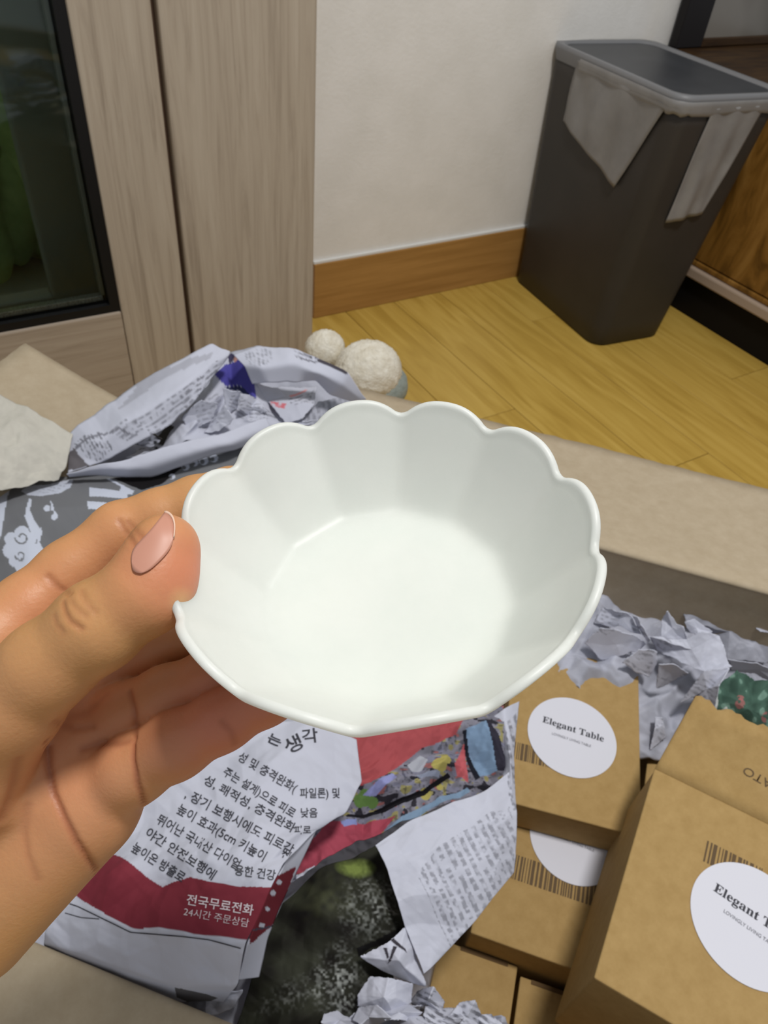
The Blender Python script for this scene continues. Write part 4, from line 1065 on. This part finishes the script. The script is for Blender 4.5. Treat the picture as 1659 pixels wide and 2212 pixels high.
# ------------------------------------------------------------------ hand
def pd(x, y, d): return at_d(x, y, d)
class SDF:
    def __init__(s, lo_, hi_, h):
        s.lo = np.array(lo_); s.h = h; s.n = np.ceil((np.array(hi_) - s.lo) / h).astype(int) + 1
        s.D = np.full(s.n, .03, np.float32)
    def grid(s, i0, i1):
        ax = [s.lo[k] + s.h * np.arange(i0[k], i1[k]) for k in range(3)]
        return np.meshgrid(*ax, indexing='ij')
    def cone(s, a, b, ra, rb, k=.004, flat=None):
        """round cone from a to b, smooth union radius k; flat=(axis, factor) squashes the section"""
        a = np.asarray(a, float); b = np.asarray(b, float)
        rm = max(ra, rb) + .012
        i0 = np.clip(np.floor((np.minimum(a, b) - rm - s.lo) / s.h).astype(int), 0, s.n); i1 = np.clip(np.ceil((np.maximum(a, b) + rm - s.lo) / s.h).astype(int) + 1, 0, s.n)
        if (i1 <= i0).any(): return
        X, Y, Z = s.grid(i0, i1)
        P = np.stack([X - a[0], Y - a[1], Z - a[2]], -1).astype(np.float32)
        ab = b - a; L2 = ab @ ab
        t = np.clip(P @ ab.astype(np.float32) / L2, 0, 1)
        Q = P - t[..., None] * ab.astype(np.float32)
        if flat is not None:
            w = _n(np.asarray(flat[0], float) - ab * (np.asarray(flat[0], float) @ ab) / L2).astype(np.float32); f = flat[1]
            c = Q @ w; Q = Q + (c * (1 / f - 1))[..., None] * w
        d = np.sqrt((Q ** 2).sum(-1)) - (ra + (rb - ra) * t)
        sl = tuple(slice(i0[k_], i1[k_]) for k_ in range(3)); o = s.D[sl]
        hh = np.clip(.5 + .5 * (o - d) / k, 0, 1)
        s.D[sl] = o * (1 - hh) + d * hh - k * hh * (1 - hh)
    def mesh(s):
        D = s.D; ins = D < 0
        nx, ny, nz = D.shape
        c = [ins[dx:nx - 1 + dx, dy:ny - 1 + dy, dz_:nz - 1 + dz_] for dx in (0, 1) for dy in (0, 1) for dz_ in (0, 1)]
        sm = sum(x_.astype(np.int8) for x_ in c); act = (sm > 0) & (sm < 8)
        idx = -np.ones(act.shape, np.int64); I = np.argwhere(act); idx[act] = np.arange(len(I))
        acc = np.zeros((len(I), 3)); cnt = np.zeros(len(I))
        cor = [(dx, dy, dz_) for dx in (0, 1) for dy in (0, 1) for dz_ in (0, 1)]
        val = np.stack([D[I[:, 0] + c_[0], I[:, 1] + c_[1], I[:, 2] + c_[2]] for c_ in cor], 1)
        for p in range(8):
            for q in range(p + 1, 8):
                df = np.array(cor[q]) - np.array(cor[p])
                if np.abs(df).sum() != 1: continue
                x_ = (val[:, p] < 0) != (val[:, q] < 0)
                t = val[:, p] / np.where(x_, val[:, p] - val[:, q], 1)
                acc[x_] += np.array(cor[p]) + t[x_, None] * df; cnt[x_] += 1
        V = s.lo + s.h * (I + acc / cnt[:, None])
        Fc = []
        for ax in range(3):
            u_, v_ = [(1, 2), (2, 0), (0, 1)][ax]
            sl0 = [slice(None)] * 3; sl1 = [slice(None)] * 3; sl0[ax] = slice(0, -1); sl1[ax] = slice(1, None)
            ch = ins[tuple(sl0)] != ins[tuple(sl1)]
            E_ = np.argwhere(ch)
            ok = (E_[:, u_] > 0) & (E_[:, v_] > 0) & (E_[:, u_] < D.shape[u_] - 1) & (E_[:, v_] < D.shape[v_] - 1); E_ = E_[ok]
            pos = ins[tuple(sl0)][tuple(E_.T)]
            def g(du, dv):
                q = E_.copy(); q[:, u_] += du; q[:, v_] += dv; return idx[tuple(q.T)]
            f = np.stack([g(-1, -1), g(0, -1), g(0, 0), g(-1, 0)], 1)
            f[~pos] = f[~pos][:, ::-1]; Fc.append(f)
        return V, np.concatenate(Fc)
MMD = 1596.0
def rp(px_, d): return px_ * d / MMD      # pixel radius at depth -> metres

# joints as (px, py, depth, radius)
S = {}
fingers = {
    'thumb': [(-190, 1800, .200, .0165), (-70, 1640, .189, .0160), (22, 1518, .180, .0125), (100, 1440, .1755, .0105), (214, 1350, .1735, .0103), (300, 1285, .1738, .0088), (340, 1228, .1752, .0081), (357, 1181, .1764, .0074)],
    'index': [(-30, 1400, .2010, .0120), (60, 1318, .2060, .0098), (150, 1236, .2110, .0088), (262, 1150, .2150, .0086), (345, 1118, .2165, .0080), (425, 1088, .2180, .0078), (500, 1066, .2180, .0074), (560, 1056, .2170, .0066)],
    'middle': [(120, 1500, .2130, .0105), (230, 1444, .2120, .0086), (330, 1392, .2120, .0084), (430, 1362, .2120, .0078), (520, 1345, .2110, .0076), (590, 1340, .2090, .0066)],
    'ring': [(170, 1590, .2080, .0100), (270, 1540, .2040, .0080), (360, 1503, .2010, .0078), (460, 1462, .1990, .0074), (560, 1430, .1980, .0072), (640, 1415, .1970, .0062)],
    'pinky': [(190, 1730, .2030, .0110), (290, 1660, .1960, .0090), (380, 1610, .1910, .0083), (480, 1556, .1890, .0074), (575, 1505, .1885, .0068), (650, 1468, .1880, .0058)],
}
allp = [pd(*j[:3]) for c_ in fingers.values() for j in c_] + [pd(-420, 2300, .24), pd(-100, 2150, .21)]
wr = pd(-330, 2120, .222); fa = wr + (wr - pd(30, 1650, .205)) * 0.95
allp += [wr, fa]
allp = np.array(allp)
sd = SDF(allp.min(0) - .034, allp.max(0) + .034, .00066)
NRM = _n(CAM - pd(100, 1650, .205))             # towards the camera, roughly the palm normal
# palm: metacarpal cones sharing a wide blend
wI, wM, wR, wP = pd(-300, 1960, .226), pd(-300, 2030, .224), pd(-290, 2090, .220), pd(-270, 2150, .214)
for w_, j, ra, rb in ((wI, fingers['index'][0], .0150, .0125), (wM, fingers['middle'][0], .0150, .0120), (wR, fingers['ring'][0], .0150, .0118), (wP, fingers['pinky'][0], .0155, .0125)):
    sd.cone(w_, pd(*j[:3]), ra, rb, .010)
sd.cone(pd(-60, 1990, .205), pd(170, 1760, .2035), .0165, .0125, .010)          # hypothenar edge
sd.cone(pd(-300, 1860, .205), pd(-60, 1640, .192), .0170, .0165, .010)          # thenar root
sd.cone(pd(-80, 1700, .212), pd(110, 1600, .214), .0110, .0095, .010)            # hollow of the hand
sd.cone(pd(60, 1400, .2090), pd(130, 1500, .2130), .0105, .0100, .008)
sd.cone(pd(130, 1500, .2130), pd(170, 1590, .2085), .0100, .0098, .008)
sd.cone(pd(170, 1590, .2085), pd(195, 1720, .2035), .0098, .0105, .008)
for w0, w1 in ((wI, wM), (wM, wR), (wR, wP)): sd.cone(w0, w1, .0165, .0165, .012)
sd.cone((wI + wM) / 2, fa + (wI - wM) * .3, .0190, .0235, .014); sd.cone((wR + wP) / 2, fa - (wI - wM) * .3, .0190, .0235, .014)
palm = sd.D.copy()
# each finger on its own field, then joined to the palm with a small blend so that fingers stay apart
res = palm
for nm, ch in fingers.items():
    f = SDF.__new__(SDF); f.lo = sd.lo; f.h = sd.h; f.n = sd.n; f.D = np.full(sd.n, .03, np.float32)
    for p, q in zip(ch[:-1], ch[1:]):
        f.cone(pd(*p[:3]), pd(*q[:3]), p[3], q[3], .0035)
    if nm == 'thumb':   # ball of the thumb pad, flattened where it presses
        f.cone(pd(318, 1284, .1740), pd(332, 1266, .1745), .0086, .0080, .005); f.cone(pd(332, 1266, .1745), pd(350, 1196, .1765), .0079, .0072, .005)
    k = .007 if nm == 'thumb' else .0045
    base = np.array(pd(*ch[0][:3])); ax_ = _n(np.array(pd(*ch[2][:3])) - base)
    ca = np.array([pd(*j_[:3]) for j_ in ch]); b0 = np.clip(((ca.min(0) - .03 - sd.lo) / sd.h).astype(int), 0, sd.n); b1 = np.clip(((ca.max(0) + .03 - sd.lo) / sd.h).astype(int), 0, sd.n)
    bs = tuple(slice(b0[i_], b1[i_]) for i_ in range(3)); full = res; res = full[bs]; fD = f.D[bs]; f.D = fD
    hh = np.clip(.5 + .5 * (res - f.D) / k, 0, 1); blended = res * (1 - hh) + f.D * hh - k * hh * (1 - hh)
    hard = np.minimum(res, f.D)
    # blend only near the root of the finger
    G0 = [sd.lo[i_] + sd.h * np.arange(b0[i_], b1[i_]) for i_ in range(3)]
    s_ = ((G0[0][:, None, None] - base[0]) * ax_[0] + (G0[1][None, :, None] - base[1]) * ax_[1] + (G0[2][None, None, :] - base[2]) * ax_[2])
    lim = {'thumb': .030, 'index': .010, 'middle': .012, 'ring': .010, 'pinky': .010}[nm]
    wgt = np.clip((lim + .008 - s_) / .008, 0, 1).astype(np.float32)
    full[bs] = (blended * wgt + hard * (1 - wgt)).astype(np.float32); res = full
sd.D = res
HV, HF_ = sd.mesh()
def laplace(V, Fc, it, lam=.5):
    e = np.concatenate([Fc[:, [0, 1]], Fc[:, [1, 2]], Fc[:, [2, 3]], Fc[:, [3, 0]]]); e = np.unique(np.sort(e, 1), axis=0)
    n = len(V); deg = np.bincount(e.ravel(), minlength=n)[:, None]
    for _ in range(it):
        s_ = np.zeros_like(V)
        for k in range(3):
            s_[:, k] = np.bincount(e[:, 0], V[e[:, 1], k], n) + np.bincount(e[:, 1], V[e[:, 0], k], n)
        V = V + lam * (s_ / deg - V)
    return V
HV = laplace(HV, HF_, 6)
def vnormals(V, Fc):
    n = np.cross(V[Fc[:, 2]] - V[Fc[:, 0]], V[Fc[:, 3]] - V[Fc[:, 1]]); N_ = np.zeros_like(V)
    for k in range(4):
        for j in range(3): N_[:, j] += np.bincount(Fc[:, k], n[:, j], len(V))
    return N_ / (np.linalg.norm(N_, axis=1)[:, None] + 1e-12)
fdir = _n(fa - wr); s_ = (HV - wr) @ fdir                  # let the forearm run on
HV = HV + np.outer(np.where(s_ > 0, s_ * 3.2, 0), fdir)
HN = vnormals(HV, HF_)
if ((HV - HV.mean(0)) * HN).sum() < 0: HF_ = HF_[:, ::-1]; HN = -HN
hb = BVHTree.FromPolygons([tuple(v) for v in HV], [tuple(f) for f in HF_])
def on_hand(x, y):
    r = hb.ray_cast(Vector(CAM), Vector(_n(ROT @ _ray(x, y)))); return None if r[0] is None else (np.array(r[0]), np.array(r[1]))
creases = [  # (pixel polyline, depth, width, redness)
    ([(103, 1600), (106, 1660), (116, 1715), (140, 1770), (166, 1820), (192, 1858), (214, 1886)], .0011, .0011, .8),
    ([(288, 1600), (287, 1640), (296, 1690), (312, 1735), (328, 1766)], .0010, .0010, .8),
    ([(281, 1495), (290, 1530), (294, 1570), (290, 1596)], .0006, .0010, .6),
    ([(290, 1598), (260, 1606), (215, 1606), (180, 1618)], .0005, .0012, .5),
    ([(120, 1558), (160, 1575), (200, 1570)], .0004, .0012, .4),
    ([(150, 1284), (128, 1270), (104, 1246)], .0006, .0011, .4),
    ([(290, 1176), (274, 1150), (258, 1126)], .0005, .0010, .4),
    ([(312, 1168), (290, 1142), (276, 1128)], .0003, .0009, .4),
    ([(136, 1300), (140, 1322), (152, 1342), (176, 1358)], .0006, .0008, .5),
    ([(152, 1296), (166, 1316), (186, 1330)], .0003, .0008, .3), ([(176, 1276), (186, 1300), (205, 1322)], .00025, .0009, .3), ([(116, 1330), (122, 1350), (136, 1366)], .00025, .0009, .3),
    ([(40, 1640), (30, 1690), (18, 1730), (2, 1772)], .0005, .0016, .5),
    ([(60, 1740), (52, 1800), (60, 1850), (80, 1900)], .0003, .0012, .3), ([(230, 1500), (190, 1540), (150, 1552)], .0003, .0012, .3),
    ([(480, 1558), (500, 1580), (508, 1606)], .0004, .0010, .4)]
red = np.zeros(len(HV))
for pl_, dep, wid, rd in creases:
    pts = []
    for (x0, y0), (x1, y1) in zip(pl_[:-1], pl_[1:]):
        for t in np.linspace(0, 1, 9):
            h_ = on_hand(x0 + (x1 - x0) * t, y0 + (y1 - y0) * t)
            if h_: pts.append(h_[0])
    if not pts: continue
    pts = np.array(pts); lo_ = pts.min(0) - .006; hi_ = pts.max(0) + .006
    sel = np.where(((HV > lo_) & (HV < hi_)).all(1))[0]
    d2 = ((HV[sel][:, None] - pts[None]) ** 2).sum(-1).min(1)
    g = np.exp(-d2 / (2 * (wid * .55) ** 2)) * 1.15
    HV[sel] -= HN[sel] * (dep * .62 * g)[:, None]
    red[sel] = np.maximum(red[sel], rd * np.exp(-d2 / (2 * (wid * .75) ** 2)))
HN = vnormals(HV, HF_)
# skin colour: warm tan, pinker finger ends and palm, redder creases
hpx, hpy, hdp = to_px(HV)
base_c = np.ones((len(HV), 3)) * srgb(190, 140, 92)
n1 = smooth_noise(hpx / 45, hpy / 45, 3)[:, None]; n2 = smooth_noise(hpx / 14, hpy / 14, 5)[:, None]
base_c *= (.95 + .07 * n1 + .04 * n2)
def blend(mask, col, k):
    global base_c
    m_ = np.clip(mask, 0, 1)[:, None] * k; base_c = base_c * (1 - m_) + np.asarray(col) * m_
def near(p, r): return np.clip(1 - np.linalg.norm(HV - p, axis=1) / r, 0, 1)
PINK = srgb(206, 118, 96)
blend(near(pd(380, 1230, .177), .016) * 1.6, srgb(206, 112, 96), .55)
blend(near(pd(330, 1262, .172), .014) * 1.2, PINK, .55)
blend(near(pd(250, 1230, .205), .030), srgb(214, 140, 104), .5)
blend(near(pd(60, 1330, .20), .020), srgb(214, 138, 104), .5)
blend(near(pd(220, 1620, .20), .050) * 1.3, srgb(206, 140, 106), .6)
blend(near(pd(520, 1560, .186), .030) * 1.4, srgb(196, 104, 92), .6)
blend(near(pd(390, 1260, .177), .0) if False else np.clip(1 - np.hypot(hpx - 392, hpy - 1296) / 34, 0, 1) * (hdp < .19), srgb(220, 184, 124), .45)
blend(red, srgb(140, 68, 44), .8)
hm = mesh_from(HV, HF_, True)
at_ = hm.color_attributes.new('print', 'FLOAT_COLOR', 'POINT'); c4_ = np.ones((len(HV), 4), np.float32); c4_[:, :3] = base_c; at_.data.foreach_set('color', c4_.ravel())
hand = add('hand', hm, M['skin'])
tag(hand, 'left hand with tan skin gripping the white bowl between thumb and fingers', 'hand')
# thumb nail: curved plate lying on the back of the thumb tip
hb = BVHTree.FromPolygons([tuple(v) for v in HV], [tuple(f) for f in HF_])
left = [(287, 1222), (285, 1194), (300, 1176), (320, 1156), (340, 1132), (356, 1110)]
right = [(306, 1240), (321, 1235), (338, 1220), (356, 1202), (369, 1184), (374, 1165)]
def nail(u0, u1, lift, nu=16, nv=12):
    Lf = resample([(x, y, 0) for x, y in left], 40)[:, :2]; Rt = resample([(x, y, 0) for x, y in right], 40)[:, :2]
    V, cols = [], []
    for i_ in range(nu):
        t = u0 + (u1 - u0) * i_ / (nu - 1); k = min(39, t * 39); a_ = int(k); f = k - a_; b_ = min(39, a_ + 1)
        pL = Lf[a_] * (1 - f) + Lf[b_] * f; pR = Rt[a_] * (1 - f) + Rt[b_] * f
        for j in range(nv):
            s_ = j / (nv - 1); p = pL * (1 - s_) + pR * s_
            end = math.sin(math.pi * s_)                       # rounded ends
            p = p + (np.array([8, -9]) * end if t > .97 else np.array([-5, 5]) * end if t < .03 else 0)
            for k_ in range(14):
                q_ = p + (np.array([328, 1178]) - p) * .035 * k_
                h_ = on_hand(q_[0], q_[1])
                if h_ is not None and np.linalg.norm(h_[0] - CAM) < .1965: break
                h_ = None
            V.append(h_)
    return V, nu, nv
Vn, nu_, nv_ = nail(0, 1, 0)
P = []; last = None
for h_ in Vn:
    if h_ is None: h_ = last
    if h_ is None: h_ = next(q_ for q_ in Vn if q_ is not None)
    last = h_; P.append(h_[0] + h_[1] * .0005 if h_ else CAM)
P = np.array(P).reshape(nu_, nv_, 3)
for _ in range(3):
    Q = P.copy(); Q[1:-1] = (P[:-2] + 2 * P[1:-1] + P[2:]) / 4; P = Q
    Q = P.copy(); Q[:, 1:-1] = (P[:, :-2] + 2 * P[:, 1:-1] + P[:, 2:]) / 4; P = Q
o = add('thumb_nail', mesh_from(P.reshape(-1, 3), grid_faces(nu_, nv_), True), M['nail'], hand, label='pale pink thumb nail')
md = o.modifiers.new('thickness', 'SOLIDIFY'); md.thickness = .0003; md.offset = 0
P2 = P[-2:].copy(); dv = P[-1] - P[-2]; P2[1] = P[-1] + dv / (np.linalg.norm(dv, axis=1)[:, None] + 1e-9) * .0007; P2[0] = P[-1]
o2 = add('free_edge', mesh_from(P2.reshape(-1, 3), grid_faces(2, nv_), True), M['nail_edge'], o)
md = o2.modifiers.new('thickness', 'SOLIDIFY'); md.thickness = .0007; md.offset = 0
